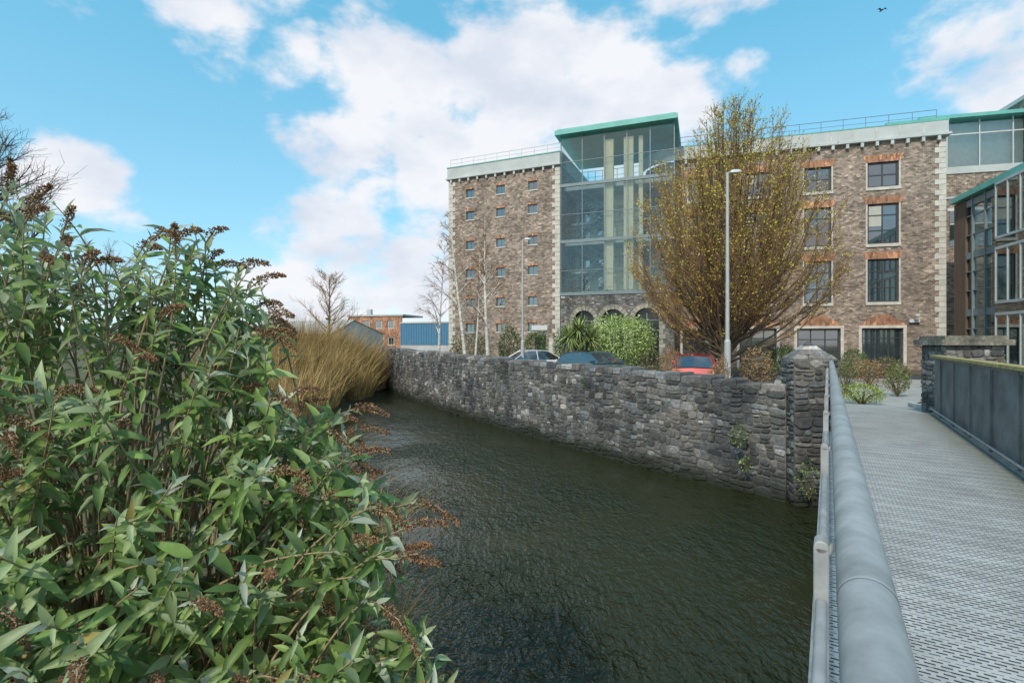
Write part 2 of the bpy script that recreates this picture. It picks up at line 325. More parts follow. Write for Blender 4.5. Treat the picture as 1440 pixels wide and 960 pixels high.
# ------------------------------------------------------------ rubble masonry
def split(r,out,tw,th,R):
    x0,x1,z0,z1=r; w_=x1-x0; h_=z1-z0
    if w_<tw*R.uniform(.75,1.8) and h_<th*R.uniform(.75,1.7): out.append(r); return
    k=R.uniform(.32,.68)
    if w_/tw>h_/th*R.uniform(.7,1.4): xm=x0+w_*k; split((x0,xm,z0,z1),out,tw,th,R); split((xm,x1,z0,z1),out,tw,th,R)
    else: zm=z0+h_*k; split((x0,x1,z0,zm),out,tw,th,R); split((x0,x1,zm,z1),out,tw,th,R)
def stone_tone(R):
    v=R.choice([.09,.13,.155,.18,.21,.27])*R.uniform(.85,1.2)
    if R.random()<.04: v=.45
    k=R.uniform(-.06,.10); return (v*(1+k),v,v*(1-k*.9+.02))
def stones(mb,s0,s1,z0,z1,fn,R,tw=.24,th=.16,warp=.024,pr=(.012,.042)):
    rects=[]; s=s0
    while s<s1-.01:
        e=min(s1,s+R.uniform(.8,1.7))
        if s1-e<.5: e=s1
        split((s,e,z0,z1),rects,tw,th,R); s=e
    for a,b,c,d in rects:
        gp=R.uniform(.005,.013); a+=gp;b-=gp;c+=gp;d-=gp
        wd=b-a;ht=d-c
        if wd<.02 or ht<.02: continue
        q=[R.uniform(.06,.40) for _ in range(8)]
        o=[(a+wd*q[0],c),(b-wd*q[1],c),(b,c+ht*q[2]),(b,d-ht*q[3]),(b-wd*q[4],d),(a+wd*q[5],d),(a,d-ht*q[6]),(a,c+ht*q[7])]
        p=R.uniform(*pr); cx=(a+b)/2;cz=(c+d)/2; i_=.014; tx=R.uniform(-.08,.08); tz=R.uniform(-.10,.10)
        V=[]
        def wp(x,z):
            k=1 if (s0+.08<x<s1-.08) else 0
            return (x+k*warp*math.sin(z*9+x*2.3), z+warp*math.sin(x*5.1+1.3*math.sin(z*5))*min(1,max(0,min(z-z0,z1-z)/.15)))
        for ring in range(3):
            for x,z in o:
                if ring==2: x+= i_*(1 if x<cx else -1)*min(1,wd/.08); z+=i_*(1 if z<cz else -1)*min(1,ht/.08)
                x2,z2=wp(x,z)
                h=[0,p*.6,p+(x-cx)*tx+(z-cz)*tz][ring]
                V.append(fn(x2,z2,h))
        Fc=[(r*8+k,r*8+(k+1)%8,(r+1)*8+(k+1)%8,(r+1)*8+k) for r in range(2) for k in range(8)]+[tuple(16+k for k in range(8))]
        mb.add(V,Fc,0,stone_tone(R))
def catmull(P,n=14):
    P=[Vector(p) for p in P]; o=[]
    for i in range(len(P)-1):
        p0=P[max(i-1,0)];p1=P[i];p2=P[i+1];p3=P[min(i+2,len(P)-1)]
        for k in range(n):
            t=k/n; o.append(.5*((2*p1)+(p2-p0)*t+(2*p0-5*p1+4*p2-p3)*t*t+(3*p1-p0-3*p2+p3)*t**3))
    o.append(P[-1]); return o
WP=catmull(wall_pts[1:]); S=[0]
for i in range(1,len(WP)): S.append(S[-1]+(WP[i]-WP[i-1]).length)
def wpos(s):
    s=max(0,min(S[-1]-1e-4,s))
    i=int(np.searchsorted(S,s,side='right'))-1; i=min(i,len(WP)-2)
    t=(s-S[i])/(S[i+1]-S[i]); a=max(i-1,0); b=min(i+2,len(WP)-1)
    p=WP[i].lerp(WP[i+1],t); d=(WP[b]-WP[a]).normalized(); return p,Vector((-d.y,d.x))
def wtop(s): return float(np.interp(s,[0,1.2,3.2,6.5,13,26,60],[2.06,2.08,2.17,2.21,2.31,2.47,2.55]))
wallE=empty('stone_river_wall')
R=random.Random(3); mb=MB(); Z0=-.35
def wf(x,z,h):
    p,nn=wpos(x); tz=Z0+(z)*(wtop(x)-.13-Z0)/2.5; return (p.x+nn.x*h,p.y+nn.y*h,tz)
stones(mb,0,S[-1],0,2.5,wf,R)
s=0
while s<S[-1]-.3:
    ln=R.uniform(.2,.5); hh=R.uniform(.09,.18); t=stone_tone(R); t=tuple(c*1.15 for c in t)
    ov=R.uniform(.01,.05); a,b=s+.008,s+ln-.008; zt=[wtop(s)-.13+hh+R.uniform(-.025,.025) for _ in range(4)]
    V=[]
    for (x,h) in ((a,ov),(b,ov),(b,-.47),(a,-.47)):
        p,nn=wpos(x); V.append((p.x+nn.x*h,p.y+nn.y*h,wtop(s)-.135))
    for k,(x,h) in enumerate(((a,ov),(b,ov),(b,-.47),(a,-.47))):
        p,nn=wpos(x); V.append((p.x+nn.x*h,p.y+nn.y*h,zt[k]-.03))
    for k,(x,h) in enumerate(((a+.03,ov-.04),(b-.03,ov-.04),(b-.03,-.44),(a+.03,-.44))):
        p,nn=wpos(x); V.append((p.x+nn.x*h,p.y+nn.y*h,zt[k]))
    mb.add(V,[(3,2,1,0),(8,9,10,11)]+[(r*4+k,r*4+(k+1)%4,r*4+4+(k+1)%4,r*4+4+k) for r in range(2) for k in range(4)],0,t)
    s+=ln
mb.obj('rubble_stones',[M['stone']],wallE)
core=MB(); N_=150; V=[]
for i in range(N_+1):
    s=S[-1]*i/N_; p,nn=wpos(s); zt=wtop(s)-.12
    for h,z in ((.004,-.8),(.004,zt),(-.42,zt),(-.42,-.8)): V.append((p.x+nn.x*h,p.y+nn.y*h,z))
core.add(V,[(i*4+k,i*4+4+k,i*4+4+(k+1)%4,i*4+(k+1)%4) for i in range(N_) for k in range(3)]+[(0,1,2,3)],0,(.21,.20,.18))
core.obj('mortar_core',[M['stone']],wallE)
ab=MB(); R=random.Random(5)
A0=Vector((5.2,8.45)); A1=Vector((9.2,3.1)); dd=(A1-A0); ln=dd.length; dd.normalize(); nn0=Vector((dd.y,-dd.x))
if nn0.dot(Vector((-1,-1)))<0: nn0=-nn0
stones(ab,0,ln,-.35,.95,lambda x,z,h:(A0.x+dd.x*x+nn0.x*h,A0.y+dd.y*x+nn0.y*h,z),R)
ab.add([(A0.x,A0.y,-.6),(A1.x,A1.y,-.6),(A1.x,A1.y,.99),(A0.x,A0.y,.99),(A0.x+.6,A0.y+.5,.99),(A1.x+.6,A1.y+.5,.99)],[(0,1,2,3),(3,2,5,4)],0,(.13,.125,.115))
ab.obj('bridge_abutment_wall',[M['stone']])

def stone_pier(name,cx,cy,rz,w_,d_,z0,z1,cap,seed,slab=False):
    e=empty(name,(cx,cy,0),rz); mb=MB(); R=random.Random(seed)
    hw,hd=w_/2,d_/2
    mb.box(-hw,hw,-hd,hd,z0-.2,z1,0,(.2,.19,.17))
    stones(mb,-hw,hw,z0,z1,lambda x,z,h:(x,-hd-h-.002,z),R,.24,.14,.02)
    stones(mb,-hw,hw,z0,z1,lambda x,z,h:(-x,hd+h+.002,z),R,.24,.14,.02)
    stones(mb,-hd,hd,z0,z1,lambda x,z,h:(hw+h+.002,x,z),R,.24,.14,.02)
    stones(mb,-hd,hd,z0,z1,lambda x,z,h:(-hw-h-.002,-x,z),R,.24,.14,.02)
    if slab:
        mb.box(-hw-.12,hw+.12,-hd-.12,hd+.12,z1+.003,z1+.12,0,(.28,.26,.22)); mb.box(-hw-.04,hw+.04,-hd-.04,hd+.04,z1+.123,z1+.20,0,(.26,.25,.2))
    else:
        lv=4
        for k in range(lv):
            a0=1-k/lv; a1=1-(k+.9)/lv; za=z1+.004+cap*k/lv; zb=z1+cap*(k+1)/lv
            nst=max(1,3-k)
            for sx in range(nst):
                for sy in range(nst):
                    x0=-hw*a0+2*hw*a0*sx/nst+.004; x1=-hw*a0+2*hw*a0*(sx+1)/nst-.004
                    y0=-hd*a0+2*hd*a0*sy/nst+.004; y1=-hd*a0+2*hd*a0*(sy+1)/nst-.004
                    f=a1/a0; j=lambda:R.uniform(-.014,.014)
                    V=[(x0,y0,za),(x1,y0,za),(x1,y1,za),(x0,y1,za)]+[(x0*f+j(),y0*f+j(),zb+j()),(x1*f+j(),y0*f+j(),zb+j()),(x1*f+j(),y1*f+j(),zb+j()),(x0*f+j(),y1*f+j(),zb+j())]
                    t=tuple(c*1.15 for c in stone_tone(R))
                    mb.add(V,[(0,3,2,1),(4,5,6,7),(0,1,5,4),(1,2,6,5),(2,3,7,6),(3,0,4,7)],0,t)
    mb.obj('masonry',[M['stone']],e); return e
BA=math.radians(31.7); bd=Vector((math.sin(BA),math.cos(BA))); bn=Vector((math.cos(BA),-math.sin(BA)))
pc=W(1137,500,8.95); stone_pier('stone_gate_pier',pc.x,pc.y,-BA*.35,.68,.66,-.35,2.50,.30,11)
pc=bd*14.4+bn*2.42; stone_pier('stone_gate_pier',pc.x,pc.y,-BA*.45,1.0,.95,.8,2.72,.2,12,True)

# ------------------------------------------------------------ footbridge (local: x=perp, y=along)
br=empty('steel_footbridge',(0,0,0),-BA)
DZ=1.3; T0,T1=-4.0,13.6
d=MB(); d.box(-.03,1.83,T0,T1,DZ-.04,DZ); d.obj('deck_grating',[M['deck']],br)
f=MB()
f.box(-.075,-.033,T0,T1,DZ-.28,DZ+.03); f.box(1.833,1.875,T0,T1,DZ-.28,DZ+.02)
t=T0+.3
while t<T1: f.box(-.033,1.833,t,t+.06,DZ-.2,DZ-.043); t+=1.2
f.obj('side_beams',[M['galv']],br,bevel=.004)
h=MB(); hz=EYE-.35; hp=.045
h.tube([(hp,T0+k*.9,hz) for k in range(19)]+[(hp,12.35,hz-.015),(hp,12.47,hz-.08),(hp,12.5,hz-.2),(hp,12.5,hz-.5),(hp,12.5,DZ)],.035,28,cap=False)
h.obj('handrail',[M['galv']],br,smooth=True)
h=MB()
for t in (.83,3.83,6.83,9.83): h.tube([(hp,t-.004,hz),(hp,t+.004,hz)],[.0358,.0358],28,cap=False)
h.obj('handrail_weld_seams',[M['pole']],br,smooth=True)
p=MB()
t=-1.15
while t<12:
    p.box(-.028,.002,t-.025,t+.025,DZ-.2,hz-.10)
    p.tube([(-.013,t-.025,hz-.10),(-.013,t+.025,hz-.10)],.015,12)
    p.tube([(-.013,t,hz-.13),(.02,t,hz-.09),(hp-.004,t,hz-.03)],.009,8)
    p.tube([(-.05,t,DZ-.08),(-.03,t,DZ-.08)],.014,6)
    t+=1.24
for zz in (hz-.22,DZ+.12): p.tube([(-.013,T0,zz),(-.013,12.3,zz)],.012,8)
p.obj('rail_posts',[M['galv']],br,bevel=.003)
wm=MB(); t=-1.2
while t<12.2:
    wm.tube([(-.013,t,DZ+.12),(-.013,t,hz-.22)],.0035,4,cap=False); t+=.1
wm.obj('rail_infill_bars',[M['galv']],br)
q=MB(); zt=EYE-.28
t=T0
while t<13.5:
    e_=min(t+1.18,13.6); q.box(1.87,1.885,t+.02,e_-.02,DZ+.03,zt-.06); q.box(1.838,1.868,t-.03,t+.03,DZ-.1,zt-.06); t+=1.2
q.box(1.848,1.90,T0,13.6,zt-.10,zt-.055)
q.obj('parapet_panels',[M['panel']],br,bevel=.003)
q=MB(); t=T0
while t<13.6: q.box(1.80,1.96,t+.004,min(t+2.4,13.62)-.004,zt-.05,zt); t+=2.4
q.obj('parapet_timber_cap',[M['lrail']],br,bevel=.006)
q=MB(); q.tube([(1.80,T0,DZ+.12),(1.80,13.5,DZ+.12)],.016,10,cap=False)
t=T0+.5
while t<13.5: q.tube([(1.80,t,DZ+.12),(1.84,t,DZ+.12)],.008,6,cap=False); t+=1.2
q.obj('kick_rail',[M['galv']],br,smooth=True)
pt=MB()
def bp_(u,t,z): v=bd*t+bn*u; return (v.x,v.y,z)
pt.add([bp_(-.1,13.6,1.295),(bp_(1.9,13.6,1.295)),bp_(2.0,19,GZ+.03),bp_(-.3,19,GZ+.03),bp_(3.4,24,GZ+.012),bp_(-2,24,GZ+.012),bp_(4,33,GZ+.012),bp_(-2.5,33,GZ+.012)],[(0,1,2,3),(3,2,4,5),(5,4,6,7)])
pt.add([bp_(-1.6,10.4,1.27),bp_(-.08,10.4,1.27),bp_(-.08,13.6,1.27),bp_(-.3,19,GZ+.02),bp_(-2.6,19,GZ+.02)],[(0,1,2,3,4)])
pt.obj('concrete_path',[M['concrete']])
kb=MB()
for u0,u1 in ((-.42,-.3),(2.0,2.12)):
    kb.add([bp_(u0,14.6,1.05),bp_(u1,14.6,1.05),bp_(u1,19,.8),bp_(u0,19,.8),bp_(u0,14.6,1.34),bp_(u1,14.6,1.34),bp_(u1,19,1.0),bp_(u0,19,1.0)],[(4,5,6,7),(0,1,5,4),(1,2,6,5),(2,3,7,6),(3,0,4,7)])
kb.obj('path_kerb',[M['stoneW']])

# ------------------------------------------------------------ buildings
BZ=1.1
class Fr:
    def __init__(s,name,p0,p1,z=BZ):
        s.p0=Vector(p0); s.p1=Vector(p1); s.d=(s.p1-s.p0); s.len=s.d.length; s.d.normalize()
        s.e=empty(name,(p0[0],p0[1],z),math.atan2(s.d.y,s.d.x)); s.z=z
    def x(s,px):
        k=(px-720)/F; return (k*s.p0.y-s.p0.x)/(s.d.x-k*s.d.y)
def wall_open(mb,x0,x1,z0,z1,ops,m=0,y=0,dep=.28):
    xs=sorted(set([x0,x1]+[o[0] for o in ops]+[o[1] for o in ops])); zs=sorted(set([z0,z1]+[o[2] for o in ops]+[o[3] for o in ops]))
    for i in range(len(xs)-1):
        for j in range(len(zs)-1):
            cx=(xs[i]+xs[i+1])/2; cz=(zs[j]+zs[j+1])/2
            if any(o[0]<cx<o[1] and o[2]<cz<o[3] for o in ops): continue
            mb.quad((xs[i],y,zs[j]),(xs[i+1],y,zs[j]),(xs[i+1],y,zs[j+1]),(xs[i],y,zs[j+1]),m)
    for a,b,c,d in ops:
        mb.quad((a,y,c),(a,y+dep,c),(a,y+dep,d),(a,y,d),m); mb.quad((b,y,c),(b,y,d),(b,y+dep,d),(b,y+dep,c),m)
        mb.quad((a,y,d),(a,y+dep,d),(b,y+dep,d),(b,y,d),m); mb.quad((a,y,c),(b,y,c),(b,y+dep,c),(a,y+dep,c),m)
def window(fr,gl,a,b,c,d,cols,rows,y=.16,fw=.08,bw=.045,rowfr=None):
    fr.box(a,a+fw,y-.03,y+.05,c,d); fr.box(b-fw,b,y-.03,y+.05,c,d)
    fr.box(a+fw,b-fw,y-.03,y+.05,c,c+fw); fr.box(a+fw,b-fw,y-.03,y+.05,d-fw,d)
    for i in range(1,cols):
        x=a+(b-a)*i/cols; fr.box(x-bw/2,x+bw/2,y-.02,y+.04,c+fw,d-fw)
    for t in (rowfr or [j/rows for j in range(1,rows)]):
        z=c+(d-c)*t; fr.box(a+fw,b-fw,y-.025,y+.035,z-bw/2,z+bw/2)
    j=[rnd.uniform(-.012,.012) for _ in range(2)]
    gl.quad((a,y+.02+j[0],c),(b,y+.02+j[1],c),(b,y+.02-j[0],d),(a,y+.02-j[1],d))
def quoins(mb,x,sgn,z0,z1,dep=0):
    z=z0;k=0
    while z<z1-.1:
        w_=.62 if k%2 else .38; hh=min(.36,z1-z)
        mb.box(x+(.035*-sgn),x+sgn*w_,-.035,.3,z+.008,z+hh-.008); z+=.36;k+=1
def railing(mb,x0,x1,y,z,h=1.0,n=8):
    mb.tube([(x0,y,z+h),(x1,y,z+h)],.025,5); mb.tube([(x0,y,z+h*.55),(x1,y,z+h*.55)],.015,4)
    for i in range(n+1):
        x=x0+(x1-x0)*i/n; mb.tube([(x,y,z),(x,y,z+h)],.02,4)
fb=Fr('brick_warehouse',(-5.5,44.8),(3.80,40.82)); Lb=fb.len; H=15.75
wl=MB(); ops=[]; fr=MB(); gl=MB(); tr=MB(); rd=MB()
zrows=[14.05,12.15,9.6,7.15,4.65,2.5]
for px in (661,704,749):
    xc=fb.x(px)
    for zc in zrows: ops.append((xc-.40,xc+.40,zc,zc+.72))
ops.append((fb.x(752),fb.x(768),-.2,2.5))
wall_open(wl,0,Lb,-.4,H,ops)
wl.quad((0,0,-.4),(0,14,-.4),(0,14,H),(0,0,H)); wl.quad((Lb,0,0),(Lb,14,0),(Lb,14,H),(Lb,0,H)); wl.quad((0,14,-.4),(Lb,14,-.4),(Lb,14,H),(0,14,H))
wl.obj('brick_walls',[M['brick']],fb.e)
for o in ops[:-1]:
    window(fr,gl,*o,2,1,y=.14,fw=.05,bw=.035); rd.box(o[0]-.10,o[1]+.10,-.018,.1,o[3]+.003,o[3]+.16); tr.box(o[0]-.06,o[1]+.06,-.05,.12,o[2]-.10,o[2]-.003)
window(fr,gl,*ops[-1],1,1,y=.2)
fr.obj('window_frames',[M['dframe']],fb.e); gl.obj('window_panes',[M['win']],fb.e); rd.obj('brick_lintels',[M['brickR']],fb.e)
quoins(tr,Lb,-1,2.0,H-.05); quoins(tr,0,1,-.3,H-.05); tr.box(fb.x(772),Lb-.01,-.03,.2,-.3,2.0)
tr.obj('stone_trim',[M['stoneW']],fb.e,bevel=.015)
cn=MB(); cn.box(-.22,Lb+.1,-.25,14.2,H+.003,H+.12); cn.box(-.12,Lb+.05,-.12,14.1,H+.123,H+1.02)
x=.2
while x<Lb: cn.box(x,x+.16,-.2,0,H-.28,H-.003); x+=.85
cn.obj('cornice',[M['render']],fb.e,bevel=.01)
tl=MB(); tl.box(3.6,Lb+.02,.6,13,H+1.023,H+1.3); tl.box(-.16,Lb+.06,-.16,.1,H+1.024,H+1.10); tl.obj('copper_roof_edge',[M['teal']],fb.e)
rl=MB(); railing(rl,0,Lb,.25,H+1.1,.75,9); rl.obj('roof_railing',[M['white']],fb.e)
sg=MB(); sg.box(fb.x(748),fb.x(770),-.05,-.01,2.62,3.0); sg.obj('name_plate',[M['white']],fb.e)
# --- glass tower
ft=Fr('glass_stair_tower',(3.86,40.8),(11.97,37.75)); Lt=ft.len
bz=5.35; tz=17.95
bs=MB(); arch=[(821,.82),(862,.88),(909,.92)]; ops=[]; ax=[]
for px,r in arch:
    xc=ft.x(px); ax.append((xc,r)); ops.append((xc-r,xc+r,-.1,3.3+r))
wall_open(bs,0,Lt,-.4,bz,ops,dep=.5)
for xc,r in ax:
    for i in range(16):
        a0=math.pi*i/16;a1=math.pi*(i+1)/16
        x0=xc+r*math.cos(a0);x1=xc+r*math.cos(a1);zA=3.3+r*math.sin(a0);zB=3.3+r*math.sin(a1)
        bs.quad((x0,-.001,zA),(x0,-.001,3.3+r),(x1,-.001,3.3+r),(x1,-.001,zB)); bs.quad((x0,0,zA),(x0,.45,zA),(x1,.45,zB),(x1,0,zB))
bs.c=[(.2,.19,.17)]*len(bs.v)
bs.quad((Lt,0,0),(Lt,8,0),(Lt,8,bz),(Lt,0,bz),0,(.2,.19,.17))
R=random.Random(21); tmp=MB(); stones(tmp,0.02,Lt-.02,-.3,bz-.05,lambda x,z,h:(x,-h*.8,z),R,.34,.2,.02)
for i in range(0,len(tmp.v),24):
    P=tmp.v[i:i+24]; cx=sum(p[0] for p in P)/24; cz=sum(p[2] for p in P)/24; bad=False
    for xc,r in ax:
        if cz<3.35 and abs(cx-xc)<r+.55: bad=True
        if cz>=3.35 and math.hypot(cx-xc,cz-3.3)<r+.5: bad=True
    if not bad:
        bs.add(P,[(q_*8+k,q_*8+(k+1)%8,(q_+1)*8+(k+1)%8,(q_+1)*8+k) for q_ in range(2) for k in range(8)]+[tuple(16+k for k in range(8))],0,tuple(c*1.3 for c in tmp.c[i]))
bs.obj('stone_base',[M['stone']],ft.e)
vs=MB(); gl=MB(); fr=MB()
for xc,r in ax:
    for i in range(11):
        a0=math.pi*i/11+.015;a1=math.pi*(i+1)/11-.015; ro_=r+.34
        V=[(xc+q*math.cos(a),yy,3.3+q*math.sin(a)) for yy in (-.06,.1) for q,a in ((r,a0),(ro_,a0),(ro_,a1),(r,a1))]
        vs.add(V,[(0,1,2,3),(4,7,6,5),(0,4,5,1),(1,5,6,2),(2,6,7,3),(3,7,4,0)],0,(.46,.44,.38) if i%2 else (.38,.37,.32))
    for sx in (-1,1):
        z=-.2
        while z<3.2: 
            w_=.3 if int((z+.2)/.35+.5)%2 else .45
            a,b=sorted((xc+sx*r,xc+sx*(r+w_))); vs.box(a,b,-.05,.08,z+.01,z+.34,0,(.40,.39,.33)); z+=.35
    gl.quad((xc-r,.4,-.1),(xc+r,.4,-.1),(xc+r,.4,3.3+r),(xc-r,.4,3.3+r))
    fr.box(xc-.04,xc+.04,.34,.39,-.1,3.3+r); fr.box(xc-r,xc+r,.33,.38,2.5,2.6); fr.box(xc-r,xc+r,.33,.38,3.27,3.34)
vs.obj('arch_voussoirs',[M['stone']],ft.e,bevel=.01)
ag=pmat('arch_dark_glass',(.02,.022,.022),.15,var=.4,scale=.7,bump=0); gl.obj('arch_glazing',[ag],ft.e)
gs=MB(); gs.quad((.05,0,bz+.1),(Lt,0,bz+.1),(Lt,0,tz),(.05,0,tz)); gs.quad((Lt,0,bz+.1),(Lt,7.5,bz+.1),(Lt,7.5,tz),(Lt,0,tz))
gs.quad((.05,0,15.6),(.05,7.5,15.6),(.05,7.5,tz),(.05,0,tz)); gs.quad((.05,7.5,14.2),(Lt,7.5,14.2),(Lt,7.5,tz),(.05,7.5,tz))
gs.obj('curtain_glass',[M['glass']],ft.e)
nb=5
for i in range(nb+1):
    x=.05+(Lt-.05)*i/nb; fr.box(x-.03,x+.03,-.05,.05,bz+.1,tz)
for z in (7.3,11.75,15.9): fr.box(.08,Lt-.03,-.035,.03,z-.02,z+.02)
for i in range(1,5): fr.box(Lt-.04,Lt+.04,7.5*i/4-.04,7.5*i/4+.04,bz+.1,tz)
for z in (5.45,9.6,14.05): fr.box(-.02,Lt+.06,-.08,.1,z-.12,z+.12); fr.box(Lt-.05,Lt+.06,.11,7.5,z-.12,z+.12)
fr.obj('mullions',[M['dframe']],ft.e)
it=MB()
for z in (5.5,9.6,14.05): it.box(.15,Lt-.1,.9,7.3,z-.17,z+.13,1); it.box(.15,Lt-.1,3,7.3,z+1.95,z+2.1,1) if z<14 else None
for px in (853,881): x=ft.x(px)+.1; it.box(x-.36,x+.36,.35,.7,5.7,17.4,0)
it.box(ft.x(897),ft.x(903),.5,.8,5.7,17.4,0)
it.box(.12,Lt-.1,4.6,4.8,5.3,14.0,2)
for z in (6.2,8.1,10.3,12.1):
    for k in range(5): it.box(.5+k*1.65,1.4+k*1.65,4.54,4.59,z,z+1.1,3)
it.box(ft.x(845)+.1,ft.x(898),3.2,3.4,5.6,14,0)
it.obj('interior_structure',[M['cream'],M['slab'],M['inner'],M['win']],ft.e)
st=MB()
for k,z in enumerate([5.6,7.6,9.7,11.7]):
    a,b=(.5,3.1) if k%2==0 else (3.1,.5)
    st.tube([(a,1.6,z),(b,1.6,z+1.9)],.12,4); st.tube([(a,1.1,z+.95),(b,1.1,z+2.85)],.04,4); st.tube([(a,2.6,z+.95),(b,2.6,z+2.85)],.04,4)
    for i in range(10):
        t=i/10; x=a+(b-a)*t; st.box(x-.14,x+.14,1.1,2.6,z+.1+1.9*t,z+.14+1.9*t); st.tube([(x,1.1,z+1.9*t),(x,1.1,z+1.9*t+.95)],.015,4)
for z in (5.7,9.75,14.2):
    railing(st,.3,Lt-.3,.95,z,1.05,14)
for z in (7.7,11.8): railing(st,3.2,Lt-.3,2.9,z,1.0,10)
st.obj('staircase',[M['dframe']],ft.e)
rf=MB(); rf.box(-.35,Lt+.25,-.5,8.2,tz+.003,tz+.38); rf.box(-.2,Lt+.1,-.35,8.0,tz+.383,tz+.50); rf.obj('copper_roof',[M['teal']],ft.e,bevel=.02)
# --- right block
frt=Fr('brick_mill_building',(12.9,39.54),(29.3,34.6)); Lr=frt.len; H=15.6
wl=MB(); ops=[]; fr=MB(); gl=MB(); tr=MB(); rd=MB()
cols=[(1220,1264),(1131,1169),(1048,1084),(968,1002)]
rz=[(12.45,14.2),(8.5,11.3),(4.45,7.45)]
for a,b in cols:
    for c,d in rz: ops.append((frt.x(a),frt.x(b),c,d))
gops=[(frt.x(1212),frt.x(1270),.15,2.62),(frt.x(1121),frt.x(1182),-.18,2.62),(frt.x(1040),frt.x(1092),.15,2.62),(frt.x(960),frt.x(1008),.15,2.62)]
wall_open(wl,0,Lr,-.4,H,ops+gops)
wl.quad((Lr,0,-.4),(Lr,16,-.4),(Lr,16,H),(Lr,0,H)); wl.quad((0,16,-.4),(Lr,16,-.4),(Lr,16,H),(0,16,H))
rc=2.6
for i in range(10):
    a0=math.radians(270-9*i);a1=math.radians(270-9*(i+1))
    P=[(rc*math.cos(a),rc+rc*math.sin(a)) for a in (a0,a1)]
    wl.quad((P[0][0],P[0][1],-.4),(P[1][0],P[1][1],-.4),(P[1][0],P[1][1],H),(P[0][0],P[0][1],H))
wl.obj('brick_walls',[M['brick']],frt.e)
for k,o in enumerate(ops):
    tall=o[3]-o[2]>2
    window(fr,gl,*o,2,2,y=.15,fw=.11,bw=.08,rowfr=[.34,.72] if tall else [.5])
    x0,x1,z1=o[0],o[1],o[3]
    rd.add([(x0-.1,-.02,z1),(x1+.1,-.02,z1),(x1+.32,-.02,z1+.5),(x0-.32,-.02,z1+.5),(x0-.1,.1,z1),(x1+.1,.1,z1),(x1+.32,.1,z1+.5),(x0-.32,.1,z1+.5)],[(0,1,2,3),(1,5,6,2),(0,3,7,4),(3,2,6,7),(0,4,5,1)])
    tr.box(x0-.12,x1+.12,-.08,.14,o[2]-.22,o[2]-.003)
    for sx in (x0-.105,x1+.005): tr.box(sx,sx+.10,-.03,.12,o[2],o[3]-.005)
for k,o in enumerate(gops):
    window(fr,gl,*o,3 if k!=1 else 3,2,y=.2,fw=.12,bw=.07,rowfr=[.72])
    xm=(o[0]+o[1])/2; hw=(o[1]-o[0])/2+.25; z1=o[3]+.2
    rd.add([(xm-hw,-.02,z1),(xm+hw,-.02,z1),(xm+.4,-.02,z1+.72),(xm-.4,-.02,z1+.72),(xm-hw,.1,z1),(xm+hw,.1,z1),(xm+.4,.1,z1+.72),(xm-.4,.1,z1+.72)],[(0,1,2,3),(1,5,6,2),(0,3,7,4),(3,2,6,7)])
    tr.box(o[0]-.2,o[1]+.2,-.07,.15,o[3]+.003,o[3]+.197); tr.box(o[0]-.2,o[0]-.005,-.06,.15,-.3,o[3]); tr.box(o[1]+.005,o[1]+.2,-.06,.15,-.3,o[3])
fr.obj('window_frames',[M['dark']],frt.e); gl.obj('window_panes',[M['win']],frt.e); rd.obj('brick_arches',[M['brickR']],frt.e)
bl=MB()
for k,o in enumerate(ops):
    if k in (1,6): bl.box(o[0]+.12,(o[0]+o[1])/2-.06,.138,.142,o[2]+(o[3]-o[2])*.45,o[3]-.12)
bl.obj('window_blinds',[M['blind']],frt.e)
quoins(tr,Lr,-1,2.6,H-.4); tr.box(Lr-.5,Lr+.03,-.05,.3,-.3,2.58)
tr.obj('stone_trim',[M['stoneW']],frt.e,bevel=.015)
cn=MB(); cn.box(0,Lr+.25,-.3,16,H+.003,H+.16); cn.box(0,Lr+.12,-.16,15.9,H+.163,H+1.0)
x=.4
while x<Lr+.1: cn.box(x,x+.18,-.26,0,H-.32,H-.003); x+=.9
for i in range(10):
    a0=math.radians(270-9*i);a1=math.radians(270-9*(i+1)); r2=rc+.25
    P=[(r2*math.cos(a),rc+r2*math.sin(a)) for a in (a0,a1)]
    cn.quad((P[0][0],P[0][1],H),(P[1][0],P[1][1],H),(P[1][0],P[1][1],H+1),(P[0][0],P[0][1],H+1))
cn.obj('cornice',[M['render']],frt.e,bevel=.01)
pn=MB()
for k in range(12):
    x=.6+k*1.38; pn.box(x,x+.06,-.19,-.163,H+.2,H+.95)
pn.obj('parapet_joints',[M['stoneW']],frt.e)
tl=MB(); tl.box(frt.x(1245),Lr+.15,-.18,3,H+1.003,H+1.22); tl.box(0,frt.x(1244),-.18,.3,H+1.003,H+1.08); tl.obj('copper_roof_edge',[M['teal']],frt.e)
rl=MB(); railing(rl,0,Lr-.3,.5,H+1.1,.9,12)
for i in range(10):
    a0=math.radians(270-9*i);a1=math.radians(270-9*(i+1)); P=[(rc*math.cos(a),rc+rc*math.sin(a)) for a in (a0,a1)]
    rl.tube([(P[0][0],P[0][1],H+2),(P[1][0],P[1][1],H+2)],.025,5); rl.tube([(P[0][0],P[0][1],H+1),(P[0][0],P[0][1],H+2)],.02,4)
rl.obj('roof_railing',[M['dframe']],frt.e)
bt=MB(); x=frt.x(1285); bt.box(x-.3,x+.3,-.16,-.02,3.0,3.22); bt.tube([(x,-.1,3.3),(x,-.5,3.5)],.03,6); bt.box(x-.12,x+.12,-.62,-.45,3.42,3.55)
bt.obj('wall_light',[M['white']],frt.e)
